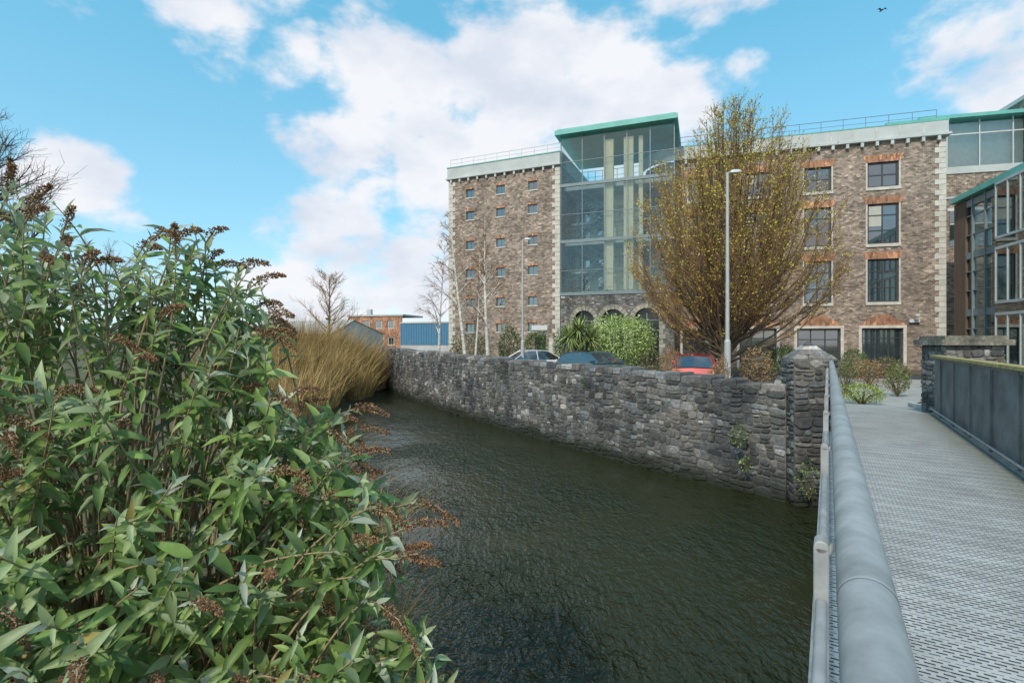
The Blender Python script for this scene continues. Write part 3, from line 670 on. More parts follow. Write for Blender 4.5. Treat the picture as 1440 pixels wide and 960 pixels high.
# --- block behind right + glazed attic
fg=Fr('rooftop_glass_office',(31.2,37.6),(41.5,35.2)); Lg=fg.len
mbx=MB(); mbx.box(-.9,Lg,0,10,-.3,13.9); mbx.obj('brick_walls',[M['brick']],fg.e)
mbx=MB(); mbx.box(-1.0,Lg,-.08,.2,13.9,14.4); mbx.box(-1.0,Lg,-.06,.18,12.1,12.25); mbx.obj('stone_band',[M['render']],fg.e)
mbx=MB()
for k in range(5):
    x=.9+k*2.05; mbx.box(x-.03,x+.03,.5,.62,14.4,18.0)
mbx.box(-.6,Lg,.5,.62,16.9,16.98)
mbx.box(-.6,Lg,.5,.62,14.4,14.55); mbx.obj('mullions',[M['white']],fg.e)
mbx=MB(); mbx.quad((-.6,.56,14.4),(Lg,.56,14.4),(Lg,.56,18),(-.6,.56,18)); mbx.quad((-.6,.56,14.4),(-.6,6,14.4),(-.6,6,18),(-.6,.56,18)); mbx.obj('attic_glazing',[M['glass']],fg.e)
mbx=MB(); mbx.box(-.3,Lg,1.0,1.2,14.4,17.9); mbx.obj('attic_inner_wall',[M['slab']],fg.e)
mbx=MB(); mbx.box(-1.1,Lg+.3,0,7,18.0,18.25); mbx.obj('copper_roof',[M['teal']],fg.e)
gx=MB(); x=.8; gx.box(x,x+2.6,-.03,.1,8.6,11.2); gx.obj('window_panes',[M['win']],fg.e)
gx=MB(); gx.box(x-.15,x+2.75,-.05,.0,11.203,11.4); gx.box(x+1.25,x+1.35,-.06,-.03,8.6,11.2); gx.box(x,x+2.6,-.06,-.032,10.2,10.28); gx.obj('window_frames',[M['white']],fg.e)
fk=Fr('brick_chimney_block',(37.0,36.5),(48,34)); mbx=MB(); mbx.box(0,fk.len,-1,8,0,19.2); mbx.obj('brick_walls',[M['brick']],fk.e)
mbx=MB(); mbx.box(-.15,fk.len,-1.15,8.1,19.203,19.5); mbx.obj('coping',[M['render']],fk.e)
# --- projecting glazed wing
fw_=Fr('glazed_timber_wing',(29.4,33.9),(25.1,20.0)); Lw=fw_.len; Hw=10.75
mbx=MB()
mbx.box(.6,Lw-.2,2.2,2.4,.1,Hw-.1,1)
for z in (0.05,3.7,7.3): mbx.box(.3,Lw,.25,6,z-.15,z+.15,1)
for k in range(6): mbx.box(1.5+k*2.2,1.7+k*2.2,1.2,1.4,0,Hw,0)
mbx.obj('interior_structure',[M['dframe'],M['inner']],fw_.e)
mbx=MB()
x=-.1
while x<1.25: mbx.box(x,x+.10,-.06,.1,-.2,Hw-.05); x+=.14
mbx.box(-.1,1.25,.103,.3,-.2,Hw)
mbx.obj('timber_cladding',[M['timber']],fw_.e)
mbx=MB(); mbx.quad((1.25,.08,0),(Lw,.08,0),(Lw,.08,Hw),(1.25,.08,Hw)); mbx.quad((Lw,.08,0),(Lw,7,0),(Lw,7,Hw),(Lw,.08,Hw)); mbx.obj('glazing',[M['glass2']],fw_.e)
mbx=MB(); x=2.0
while x<Lw+.1: mbx.box(x-.045,x+.045,-.07,.07,0,Hw); x+=1.35
for z in (1.1,2.5,4.9,6.1,8.4,9.6): mbx.box(1.3,Lw,-.03,.07,z-.03,z+.03)
for z in (3.3,6.9,10.2): mbx.box(1.25,Lw,-.02,.2,z,z+.42)
mbx.box(1.25,Lw,-.05,.2,-.3,.05)
mbx.obj('mullions',[M['dframe']],fw_.e)
mbx=MB()
a=fw_.x(1422)
for z in (0.2,3.85,7.45):
    mbx.box(a,a+3.2,-.75,-.68,z-.05,z+.08); mbx.box(a,a+3.2,-.75,-.68,z+2.95,z+3.1)
    for x in (a,a+1.06,a+2.12,a+3.1): mbx.box(x,x+.08,-.75,-.68,z,z+3.0)
    mbx.box(a,a+3.2,-.67,.05,z+2.95,z+3.1); mbx.box(a,a+3.2,-.67,.05,z-.05,z+.08)
mbx.obj('bay_frames',[M['render']],fw_.e)
mbx=MB(); mbx.quad((a,-.7,.2),(a+3.2,-.7,.2),(a+3.2,-.7,10.4),(a,-.7,10.4)); mbx.quad((a+.01,-.7,.2),(a+.01,.05,.2),(a+.01,.05,10.4),(a+.01,-.7,10.4)); mbx.obj('bay_glazing',[M['glass2']],fw_.e)
mbx=MB(); mbx.box(-.1,Lw+.3,-.35,7.5,Hw+.003,Hw+.16); mbx.box(-.05,Lw+.2,-.25,7.3,Hw+.163,Hw+.40); mbx.obj('copper_roof',[M['teal']],fw_.e)

# --- distant buildings
fd=Fr('brick_terrace',W(490,480,95).xy,W(566,480,92).xy)
mbx=MB(); ops=[]
for i in range(4):
    for z in (1.0,4.0): ops.append((.6+i*2.5,1.9+i*2.5,z,z+1.5))
wall_open(mbx,0,fd.len,-.3,6.3,ops); mbx.quad((0,0,0),(0,8,0),(0,8,6.3),(0,0,6.3)); mbx.obj('brick_walls',[M['brickR']],fd.e)
fr=MB();gl=MB()
for o in ops: window(fr,gl,*o,2,1,fw=.15)
fr.obj('window_frames',[M['white']],fd.e); gl.obj('window_panes',[M['win']],fd.e)
mbx=MB(); mbx.box(-.2,fd.len+.2,-.2,8,6.303,6.6); mbx.box(2,2.8,3,3.8,6.6,7.8); mbx.obj('roof_parapet',[M['render']],fd.e)
fd=Fr('blue_industrial_shed',W(563,480,72).xy,W(660,480,68).xy)
mbx=MB(); mbx.box(0,fd.len,0,12,1.2,4.2)
x=.1
while x<fd.len: mbx.box(x,x+.12,-.05,-.001,1.2,4.15); x+=.4
mbx.obj('blue_cladding',[M['blue']],fd.e); mbx=MB(); mbx.box(-.1,fd.len+.1,-.1,12.1,4.203,4.4); mbx.box(.02,fd.len,.02,12,-.3,1.197); mbx.obj('base_and_roof',[M['roofg']],fd.e)
fd=Fr('gabled_shed',W(350,480,78).xy,W(465,480,72).xy)
mbx=MB(); lx=fd.len; V=[(0,0,-.3),(lx,0,-.3),(lx,0,2.9),(0,0,2.9),(0,12,-.3),(lx,12,-.3),(lx,12,2.9),(0,12,2.9),(0,6,4.9),(lx-1,6,4.9)]
mbx.add(V[:],[(0,1,2,3),(0,3,8,7,4),(1,5,6,9,2)],0); mbx.add([(-.3,-.4,2.8),(lx+.3,-.4,2.8),(lx-.8,6,4.95),(-.3,6,4.95),(-.3,12.4,2.8),(lx+.3,12.4,2.8)],[(0,1,2,3),(3,2,5,4)],1)
x=0
while x<lx: mbx.box(x,x+.06,-.03,-.001,0,2.8,0); x+=.6
mbx.obj('shed_body',[M['render'],M['roofg']],fd.e)

# ------------------------------------------------------------ vegetation helpers
def rv(R): 
    while True:
        v=Vector((R.uniform(-1,1),R.uniform(-1,1),R.uniform(-1,1)))
        if .05<v.length<1: return v.normalized()
def bez(a,b,c,n): return [a*(1-t)**2+b*2*t*(1-t)+c*t*t for t in [i/n for i in range(n+1)]]
def leafq(mb,p,ax,nr,l,w_,m,c):
    s=ax.cross(nr)
    if s.length<1e-4: return
    s.normalize(); s=s*w_*.5
    mb.add([p,p+ax*l*.45+s,p+ax*l,p+ax*l*.45-s],[(0,1,2,3)],m,c)
def shrub(name,cx,cy,cz,rx,ry,rz_,n,ls,cols,seed,spiky=0,wf_=.5):
    R=random.Random(seed); mb=MB()
    lumps=[(rv(R),R.uniform(.3,.6)) for _ in range(9)]
    for _ in range(10):
        v=rv(R); v.z=abs(v.z); mb.tube([(cx,cy,cz-rz_),(cx+v.x*rx*.4,cy+v.y*ry*.4,cz-rz_*.2),(cx+v.x*rx*.8,cy+v.y*ry*.8,cz+v.z*rz_*.8)],[.03,.02,.006] if rx>.4 else [.004,.003,.002],4,1)
    for _ in range(n):
        v=rv(R); rad=R.uniform(.35,1)**.5
        k=.72+.28*max([max(0,v.dot(d))**6*a*2 for d,a in lumps])
        rad*=min(1.05,k+R.uniform(-.06,.08))
        p=Vector((cx+v.x*rx*rad,cy+v.y*ry*rad,cz+v.z*rz_*rad))
        if p.z<cz-rz_*.98: continue
        ax=(v*.8+rv(R)*.8+Vector((0,0,spiky))).normalized(); nr=(v+rv(R)*.9).normalized()
        c=R.choice(cols); b=R.uniform(.65,1.3)
        leafq(mb,p,ax,nr,ls*R.uniform(.6,1.3),ls*wf_*R.uniform(.7,1.2),0,tuple(q*b for q in c))
    return mb.obj(name,[M['leaf'],M['bark']])
G1=[(.08,.13,.035),(.06,.10,.03),(.12,.17,.05)]; G2=[(.22,.30,.09),(.27,.35,.12),(.15,.22,.06),(.34,.40,.18)]
G3=[(.045,.07,.025),(.06,.09,.035)]; YG=[(.34,.38,.05),(.24,.30,.05)]; OR=[(.32,.14,.06),(.24,.14,.07),(.18,.12,.06)]; BR=[(.18,.13,.07),(.14,.11,.06),(.11,.12,.05)]
def bz_(px,d): v=W(px,480,d); return v.x,v.y
def shr(name,px,ytop,wpx,d,n,ls,cols,seed,gz=None,**k):
    gz=GZ if gz is None else gz
    x,y=bz_(px,d); top=EYE+(480-ytop)/F*d+.12; rz_=(top-gz)/2; rx=wpx/F*d/2*1.1
    shrub(name,x,y,gz+rz_,rx,rx*.9,rz_,n,ls,cols,seed,**k)
shr('variegated_round_shrub',873,436,108,29,9000,.14,G2,1)
shr('dark_shrub',716,456,38,33,1800,.13,G3+G1,2); shr('dark_shrub',752,460,36,34,1500,.13,G1,3); shr('hedge_shrub',795,460,40,31,1900,.13,G1,4)
shr('hedge_shrub',660,468,64,36,2000,.14,BR+G3,5)
shr('red_stem_shrub',943,486,30,16.5,1400,.08,OR,6,spiky=1.5,wf_=.25); shr('low_shrub',915,488,34,26,1000,.11,G3+BR,7)
shr('brown_shrub',1062,491,50,20,1900,.09,BR+OR,8); shr('hedge_shrub',1104,482,42,26,1600,.11,G1,9); shr('brown_shrub',1135,494,32,20,1200,.08,BR,10)
shr('low_shrub',1201,488,38,27,1500,.10,G1+G3,12); shr('brown_shrub',1222,504,46,22,1500,.08,OR+BR,13); shr('yellow_green_shrub',1212,541,64,15.7,2400,.05,YG+G1,14)
shr('low_shrub',1188,503,34,18.5,1400,.07,G1+BR,15); shr('brown_shrub',1262,510,34,24,1100,.09,BR+G1,16)
shr('yellow_green_shrub',1378,482,54,17,2200,.07,YG,17); shr('low_shrub',1160,512,22,20,600,.08,G1,18)
shr('hedge_shrub',1262,520,38,18,1400,.06,G1+BR,19); shr('brown_shrub',1245,500,34,27,1100,.09,BR+G3,20)
shr('brown_shrub',1014,500,30,15.5,1100,.07,OR+BR,22,spiky=1.0,wf_=.35)
def ivy(px,py,r,d,seed,n=110):
    v=W(px,py,d); shrub('wall_ivy',v.x,v.y,v.z,r*1.3,.11,r*1.7,n,.05,G1+G2[2:3],seed)
ivy(1038,612,.15,9.33,31,150); ivy(1049,652,.10,9.28,32,80); ivy(1138,674,.20,8.45,33,170); ivy(822,535,.10,13.1,34,60); ivy(690,560,.2,16.7,36,80)
def cordyline(px,ytop,d,seed):
    R=random.Random(seed); x,y=bz_(px,d); top=EYE+(480-ytop)/F*d; mb=MB()
    mb.tube([(x,y,GZ),(x+.05,y,GZ+.7),(x,y,top-1.0)],[.14,.12,.1],8,1)
    for hx,hz_ in ((0,-1.1),(.55,-1.6),(-.55,-1.5)):
        c=Vector((x+hx,y,top+hz_)); mb.tube([(x,y,GZ+.5),c],[.07,.05],6,1)
        for _ in range(150):
            v=rv(R); v.z=v.z*.7+.4; v.normalize(); l=R.uniform(.8,1.25); b=R.uniform(.7,1.3)
            P=[c+v*l*t+Vector((0,0,-.35*l*t*t*(1.2-abs(v.z)))) for t in (0,.35,.7,1)]
            s=v.cross(Vector((0,0,1))).normalized()
            V=[]
            for q,w_ in zip(P,(.025,.038,.025,.002)): V+= [q+s*w_,q-s*w_]
            cc_=R.choice([(.16,.22,.07),(.11,.16,.05),(.26,.28,.12)])
            mb.add(V,[(0,1,3,2),(2,3,5,4),(4,5,7,6)],0,tuple(k*b for k in cc_))
    mb.obj('cordyline_palm',[M['leaf'],M['bark']])
cordyline(815,436,28.5,3)

def broom_tree():
    R=random.Random(42); mb=MB(); D=26.0; sc=D/F
    def ctr(z): 
        py=480-(z-EYE)/sc; px=1023+15*max(0,min(1,(330-py)/180)); return (px-720)*sc
    def hw(z):
        py=480-(z-EYE)/sc
        return float(np.interp(py,[140,150,180,215,260,310,360,410,450,490,515],[8,28,60,90,116,134,144,142,112,52,14]))*sc
    bx,by=bz_(1018,D)
    top=EYE+(480-143)*sc
    mb.tube([(bx,by,GZ-.1),(bx,by,GZ+.5),(bx+.05,by,GZ+1.4),(bx+.1,by,GZ+3)],[.32,.24,.22,.15],10,0)
    nl=175
    for i in range(nl):
        z=GZ+2.2+(top-GZ-2.2)*R.random()**.8
        a=R.uniform(0,2*math.pi); rr=hw(z)*math.sqrt(R.uniform(.2,1.0))*.98
        T=Vector((ctr(z)+rr*math.cos(a),by+rr*math.sin(a),z))
        st_=Vector((bx,by,GZ+R.uniform(.7,3.2)))
        if st_.z>T.z-.8: st_.z=GZ+.7
        frac=R.uniform(.65,1.0); C=Vector((bx+(T.x-bx)*frac,by+(T.y-by)*frac,st_.z+(T.z-st_.z)*R.uniform(.30,.48)))
        P=bez(st_,C,T,7); r0=.03+.045*(T-st_).length/12
        mb.tube(P,[r0*(1-.88*q_/7)+.005 for q_ in range(8)],5,0,cap=False)
        Ln=(T-st_).length
        for j in range(int(7+Ln*1.9)):
            t=R.uniform(.2,1); k=min(6,int(t*7)); q=P[k].lerp(P[k+1],t*7-k); tg=(P[k+1]-P[k]).normalized()
            o=Vector((q.x-ctr(q.z),q.y-by,0))
            if o.length>.01: o.normalize()
            d=(tg*.8+o*R.uniform(0,.7)+rv(R)*.55+Vector((0,0,.25))).normalized(); l=R.uniform(.6,1.6)
            e=q+d*l+Vector((0,0,.12*l))
            if e.z>top or math.hypot(e.x-ctr(e.z),e.y-by)>hw(e.z)*1.06: 
                l*=.45; e=q+d*l
            m_=q+d*l*.5+rv(R)*.05
            mb.tube([q,m_,e],[.014,.010,.005],3,1,cap=False)
            hf=max(0,min(1,(q.z-GZ-2.5)/7))
            for s_ in range(5):
                u=R.uniform(.2,1); q2=q.lerp(e,u); d2=(d+rv(R)*.75+Vector((0,0,.2))).normalized(); l2=R.uniform(.2,.6)
                e2=q2+d2*l2; mb.tube([q2,e2],[.0075,.004],3,1,cap=False)
                for b_ in range(3):
                    if R.random()>.28+.6*hf: continue
                    pb=q2.lerp(e2,R.uniform(.3,1)); b=R.uniform(.6,1.4)
                    leafq(mb,pb,rv(R),rv(R),R.uniform(.065,.12),R.uniform(.045,.07),2,(b,b*(.85+.15*hf),b*.8))
    mb.obj('budding_hornbeam_tree',[M['bark'],M['twig'],M['bud']])
broom_tree()
def bare_tree(name,base_,height,spread,nl,seed,mt,mw,r0,up=.6,droop=0,start=.25,tw=14,lean=(0,0),sub=4):
    R=random.Random(seed); mb=MB(); B=Vector(base_)
    tr_=[B+Vector((lean[0]*t+.12*math.sin(t*5+seed)*height*.05,lean[1]*t+.1*math.cos(t*4)*height*.04,height*t)) for t in [k/8 for k in range(9)]]
    mb.tube(tr_,[r0*(1-.93*k/8)+.004 for k in range(9)],7,0,cap=False)
    for i in range(nl):
        t=start+(1-start)*R.random()**.9*.97; k=min(7,int(t*8)); q=tr_[k].lerp(tr_[k+1],t*8-k)
        a=R.uniform(0,6.283); l=spread*(1-.72*(t-start)/(1-start))*R.uniform(.6,1.1)
        d=Vector((math.cos(a),math.sin(a),up*R.uniform(.6,1.5))).normalized()
        P=bez(q,q+d*l*.55+Vector((0,0,.08*l)),q+d*l+Vector((0,0,.25*l-droop*l)),5)
        rb_=r0*(1-t)*.45+.008
        mb.tube(P,[rb_*(1-.85*j/5)+.002 for j in range(6)],4,0 if rb_>.03 else 1,cap=False)
        for j in range(tw):
            u=R.uniform(.2,1); kk=min(4,int(u*5)); q1=P[kk].lerp(P[kk+1],u*5-kk); tg=(P[kk+1]-P[kk]).normalized()
            d1=(tg+rv(R)*.8+Vector((0,0,.25-droop))).normalized(); l1=l*R.uniform(.2,.45)
            e=q1+d1*l1+Vector((0,0,-droop*l1*.5)); mb.tube([q1,q1.lerp(e,.5)+rv(R)*l1*.08,e],[rb_*.3+.003,.006,.003],3,1,cap=False)
            for s_ in range(sub):
                q2=q1.lerp(e,R.uniform(.2,1)); e2=q2+(d1+rv(R)*.8+Vector((0,0,-droop*.8))).normalized()*l1*R.uniform(.3,.6)
                mb.tube([q2,e2],[.0055,.003],3,1,cap=False)
    mb.obj(name,[M[mt],M[mw]])
x,y=bz_(655,31); bare_tree('birch_tree',(x,y,GZ),9.6,2.5,28,1,'birch','twig',.13,up=.9,droop=.25,tw=10,lean=(-.9,0))
x,y=bz_(686,29); bare_tree('birch_tree',(x,y,GZ),9.1,2.0,26,2,'birch','twig',.12,up=1.0,droop=.25,tw=9,lean=(-.2,.2))
x,y=bz_(668,30); bare_tree('birch_tree',(x,y,GZ),7.0,1.6,18,5,'birch','twigD',.08,up=1.0,droop=.3,tw=8,lean=(.3,.2))
x,y=bz_(617,40); bare_tree('birch_tree',(x,y,GZ),9.5,2.8,26,3,'birch','twig',.11,up=.9,droop=.3,tw=10,lean=(.4,0))
x,y=bz_(463,44); bare_tree('bare_tree',(x,y,GZ),7.6,3.4,36,4,'bark','twig',.16,up=.7,start=.22,tw=16)
x,y=bz_(-35,16); bare_tree('bare_tree',(x,y,.95),8.6,3.6,34,6,'bark','twigD',.22,up=.9,start=.3,tw=14,sub=4)
x,y=bz_(150,34); bare_tree('bare_tree',(x,y,.95),7.6,4.6,26,7,'bark','twig',.2,up=.7,start=.15,tw=12)
x,y=bz_(60,30); bare_tree('bare_tree',(x,y,.95),6.8,4.2,26,8,'bark','twigD',.2,up=.7,start=.15,tw=12)
x,y=bz_(385,40); bare_tree('bare_tree',(x,y,.95),4.4,3.0,24,9,'bark','twig',.1,up=.8,start=.05,tw=10)
x,y=bz_(320,36); bare_tree('bare_tree',(x,y,.95),4.4,2.9,24,10,'bark','twig',.1,up=.8,start=.05,tw=10)

dt=MB(); R=random.Random(77)
for i in range(12000):
    px=R.uniform(-300,700); d=R.uniform(110,150); hmax=2.8+1.6*math.sin(px*.031)+1.0*math.sin(px*.11+1)
    z=R.uniform(-1.9,hmax-.2); x,y=bz_(px,d)
    b=R.uniform(.6,1.4); c=R.choice([(.13,.12,.09),(.10,.12,.07),(.17,.15,.12)])
    leafq(dt,Vector((x,y,EYE+z)),rv(R),rv(R),1.2,.8,0,tuple(k*b for k in c))
dt.obj('distant_tree_line',[M['leaf']])

rd=MB(); R=random.Random(9)
def reed_clump(cx,cy,z0,rad,h,n,lean=.35,th=.008,cols=((1,1,1),(1.2,1.05,.9),(.75,.7,.65),(.9,.95,.7))):
    for _ in range(n):
        a=R.uniform(0,6.283); r=rad*math.sqrt(R.random()); b=Vector((cx+r*math.cos(a),cy+r*math.sin(a),z0))
        o=Vector((math.cos(a),math.sin(a),0))*R.uniform(0,lean)*(r/rad+.3)+rv(R)*.2; l=h*R.uniform(.45,1.05)
        d=(Vector((0,0,1))+o).normalized(); e=b+d*l+Vector((o.x,o.y,-.25))*l*.35
        m_=b+d*l*.55; s=(d.cross(Vector((math.cos(a*3),math.sin(a*3),.1)))).normalized()*th
        c=R.choice(cols); k=R.uniform(.6,1.25); c=tuple(q*k for q in c)
        rd.add([b-s,b+s,m_+s*.8,m_-s*.8,e],[(0,1,2,3),(3,2,4)],0,c)
for (px,d,h,rad,n) in [(512,29,3.0,1.2,1000),(490,28,3.7,1.4,1500),(465,27,4.1,1.5,1600),(440,26,4.3,1.6,1600),(415,26,4.3,1.6,1500),(390,25,4.2,1.6,1300),(362,25,4.0,1.6,1300),(478,24,2.8,1.2,1100),(445,22,2.8,1.2,1100),(405,21,2.9,1.4,1100),(370,20,2.8,1.4,900),(330,24,3.2,1.6,900),(500,25,1.8,.8,600),(425,18,2.0,1.2,700),(390,16,1.9,1.2,600)]:
    x,y=bz_(px,d); reed_clump(x,y,.1 if px>460 else .45,rad,h,n,.4,.010)
rd.obj('dry_willow_thicket',[M['reed']])
rd=MB()
for (x,y,z,h,rad,n) in [(-2.3,6.5,.2,1.1,.8,400),(-1.5,4.2,.0,1.0,.6,450),(-.95,3.0,.0,.9,.5,450),(-2.1,3.4,.4,1.2,.9,500),(-3.2,5.2,.6,1.3,1.2,500),(-.7,2.1,.0,.9,.45,450),(-4.2,9,.4,1.2,1.0,350),(-1.5,2.1,.2,1.1,.7,450),(-.35,1.7,.0,.8,.3,300)]:
    reed_clump(x,y,z,rad,h,n,.9,.0032,((1,.95,.8),(.8,.7,.55),(.5,.55,.25),(1.1,1,.8)))
rd.obj('dry_bank_grass',[M['reed']])

# ------------------------------------------------------------ buddleia bush
def in_poly(x,y,P):
    c=False; j=len(P)-1
    for i in range(len(P)):
        if (P[i][1]>y)!=(P[j][1]>y) and x<(P[j][0]-P[i][0])*(y-P[i][1])/(P[j][1]-P[i][1])+P[i][0]: c=not c
        j=i
    return c
TS=np.array([0,.14,.36,.68,1.0]); TW=np.array([.02,.11,.165,.12,.0])
def leaf_template():
    V=[];Fc=[]
    for i,(t,w_) in enumerate(zip(TS,TW)):
        z=-.22*t*t
        V+= [(-w_,t,z+w_*.38),(0,t,z),(w_,t,z+w_*.38)]
    for i in range(len(TS)-1):
        a=i*3; Fc+=[(a,a+1,a+4,a+3),(a+1,a+2,a+5,a+4)]
    return np.array(V),Fc
LT,LF=leaf_template()
def buddleia():
    R=random.Random(2024); mb=MB(); st_=MB(); fl=MB()
    def leaf(p,ax,nr,l,wd,c,curl):
        ax=ax.normalized(); s=ax.cross(nr)
        if s.length<1e-3: return
        s.normalize(); n_=s.cross(ax)
        V=LT.copy(); V[:,2]*=curl; V[:,0]*=wd; V=V*l
        X=np.outer(V[:,0],s)+np.outer(V[:,1],ax)+np.outer(V[:,2],n_)+np.array(p)
        mb.add(X.tolist(),LF,0,c)
    poly=[(-160,1150),(-160,290),(0,310),(40,290),(80,335),(140,365),(190,350),(235,325),(265,325),(290,370),(340,395),(380,420),(360,460),(320,480),(345,530),(420,570),(460,590),(495,620),(505,660),(540,690),(535,735),(570,770),(560,810),(510,850),(545,900),(620,915),(615,960),(600,1150)]
    edge=poly[2:-1]
    C=Vector((-1.9,2.7,EYE-1.2))
    cols=[(.22,.335,.08),(.175,.285,.065),(.25,.365,.10),(.28,.38,.14),(.14,.235,.06)]
    roots=[Vector((-2.4+R.uniform(-.5,.5),2.6+R.uniform(-.7,.7),.35)) for _ in range(6)]+[Vector((-1.3+R.uniform(-.3,.3),2.0+R.uniform(-.5,.5),.1)) for _ in range(4)]
    cnt=0
    def shoot(T,d,L_,flower,size):
        side=rv(R)*.12
        P=[]
        for k in range(7):
            u=k/6; P.append(T-d*L_*u+side*L_*(u*u)+Vector((0,0,-.18*L_*u*u)))
        r=min(roots,key=lambda q:(q-T).length+R.uniform(0,1.5))
        B=P[-1]; dd_=(P[-1]-P[-2]).normalized()
        mid=B+dd_*((B-r).length*.35); Q=bez(B,mid,r,6)
        st_.tube(P,[.0020+.0024*k/6 for k in range(7)],5,0,cap=False); st_.tube(Q,[.0045+.006*k/6 for k in range(7)],4,0,cap=False)
        s=.0; i=0; az=R.uniform(0,3.14)
        while s<L_:
            u=s/L_*6; k=min(5,int(u)); q=P[k].lerp(P[k+1],u-k); tg=(P[k]-P[k+1]).normalized()
            a=tg.cross(Vector((.3,.2,1))).normalized(); b=tg.cross(a)
            young=i<2
            ang=math.radians([25,45,62,72,80,85][min(5,i)]+R.uniform(-12,12))
            for sgn in (0,math.pi):
                az2=az+sgn+R.uniform(-.25,.25)
                rad=a*math.cos(az2)+b*math.sin(az2)
                ax=tg*math.cos(ang)+rad*math.sin(ang)+Vector((0,0,-.08*min(i,5)))+rv(R)*.15
                nr=(tg*math.sin(ang)-rad*math.cos(ang))*1.0+Vector((0,-.2,.5))+rv(R)*.3
                l=size*([.5,.8,1,1.05,1,.95][min(5,i)])*R.uniform(.65,1.2)
                c=R.choice(cols); bb=R.uniform(.65,1.3)
                if young: c=(.35,.44,.22) if R.random()<.7 else (.50,.56,.42)
                if R.random()<.015: c=(.36,.30,.08)
                if R.random()<.92: leaf(q,ax,nr,l,R.uniform(.8,1.12),tuple(v*bb for v in c),R.uniform(.3,2.6))
                if i>1 and R.random()<.5:
                    ax3=(tg*.7+rad*.7+rv(R)*.45).normalized(); leaf(q,ax3,(tg-rad+rv(R)*.3),l*R.uniform(.35,.55),.85,tuple(v*1.2*bb for v in R.choice(cols)),1.0)
            az+=math.pi/2+R.uniform(-.2,.2); s+=R.uniform(.035,.055)*size/.11; i+=1
        if flower:
            fd_=(d*.35+Vector((R.uniform(.2,1.0),R.uniform(-.5,0),R.uniform(-.5,.35)))).normalized()
            T=T+d*.03
            FL=R.uniform(.11,.19); nn=int(FL*1150)
            st_.tube([T-d*.03,T+fd_*FL*.5+Vector((0,0,.004)),T+fd_*FL+Vector((0,0,-.25*FL))],[.003,.0025,.001],5,0,cap=False)
            for k in range(nn):
                u=R.random()**.85; c0=T+fd_*FL*(u+.05)+Vector((0,0,-.3*FL*u*u+.05*FL*u)); rr=(.0135*(1-u)**.5+.0035)*R.uniform(.4,1.1)*(1+.18*math.sin(u*40))
                v=rv(R); v=(v-fd_*v.dot(fd_)).normalized() if (v-fd_*v.dot(fd_)).length>.1 else v
                p=c0+v*rr; sz=R.uniform(.003,.0055); o=(v*1.3+fd_*.8).normalized(); a_=o.cross(rv(R)).normalized(); b_=o.cross(a_)
                b=R.uniform(.4,1.5)
                fl.add([p+a_*sz*.8,p+b_*sz*.8,p-a_*sz*.8,p-b_*sz*.8,p+o*sz*1.6],[(4,0,1),(4,1,2),(4,2,3),(4,3,0)],0,(b,b*R.uniform(.9,1.1),b*.9))
    tries=0; NT=460
    while cnt<NT and tries<40000:
        tries+=1
        onedge=cnt<125
        if onedge:
            k=R.randrange(len(edge)-1); t=R.random(); px=edge[k][0]*(1-t)+edge[k+1][0]*t+R.gauss(-12,24); py=edge[k][1]*(1-t)+edge[k+1][1]*t+R.gauss(16,22)
        else:
            px=R.uniform(-160,700); py=R.uniform(265,1100)
            if not in_poly(px,py,poly): continue
        base_d=float(np.interp(py,[280,500,750,1000],[1.9,1.65,1.4,1.15]))*float(np.interp(px,[0,500,700],[.92,1.15,1.2]))
        dep=base_d+abs(R.gauss(0,.5))
        if onedge: dep=base_d+R.uniform(0,.5)
        T=W(px,py,dep)
        if T.z<.25: continue
        o=(T-C); o.y*=.6; o.normalize()
        d=(o*.8+Vector((R.uniform(-.1,.45),R.uniform(-.6,.1),.38))+rv(R)*.5).normalized()
        shoot(T,d,R.uniform(.22,.42),R.random()<(.36 if onedge else .34),R.uniform(.078,.118)); cnt+=1
    e=empty('buddleia_bush')
    mb.obj('leaves',[M['bleaf']],e,smooth=True); st_.obj('stems',[M['bstem']],e,smooth=True); fl.obj('dried_flower_panicles',[M['bflower']],e)
buddleia()

# ------------------------------------------------------------ street lamps
def lamp(px,ytop,d,arm):
    x,y=bz_(px,d); top=EYE+(480-ytop)/F*d-GZ; e=empty('street_lamp',(x,y,GZ)); mb=MB()
    mb.tube([(0,0,0),(0,0,.04)],[.17,.17],12); mb.tube([(0,0,0),(0,0,1.95),(0,0,2.02),(0,0,top)],[.10,.10,.065,.045],12); mb.box(-.05,.05,-.115,-.098,.5,1.2)
    mb.tube([(0,0,top-.03),(arm*.12,0,top+.03),(arm*.3,0,top+.04)],.025,8)
    mb.obj('pole',[M['pole']],e,smooth=False)
    hb=MB(); V=[]
    for X,w_,z0,z1 in ((.12,.05,.0,.07),(.2,.10,-.01,.09),(.42,.11,0,.09),(.52,.06,.02,.07)):
        V+=[(arm*X,-w_,top+z0),(arm*X,w_,top+z0),(arm*X,w_*.7,top+z1),(arm*X,-w_*.7,top+z1)]
    hb.add(V,[(i*4+k,i*4+(k+1)%4,i*4+4+(k+1)%4,i*4+4+k) for i in range(3) for k in range(4)]+[(0,1,2,3),(12,13,14,15)])
    hb.obj('lantern_head',[M['white']],e)
lamp(1023,243,17,.85); lamp(735,337,28,.85)

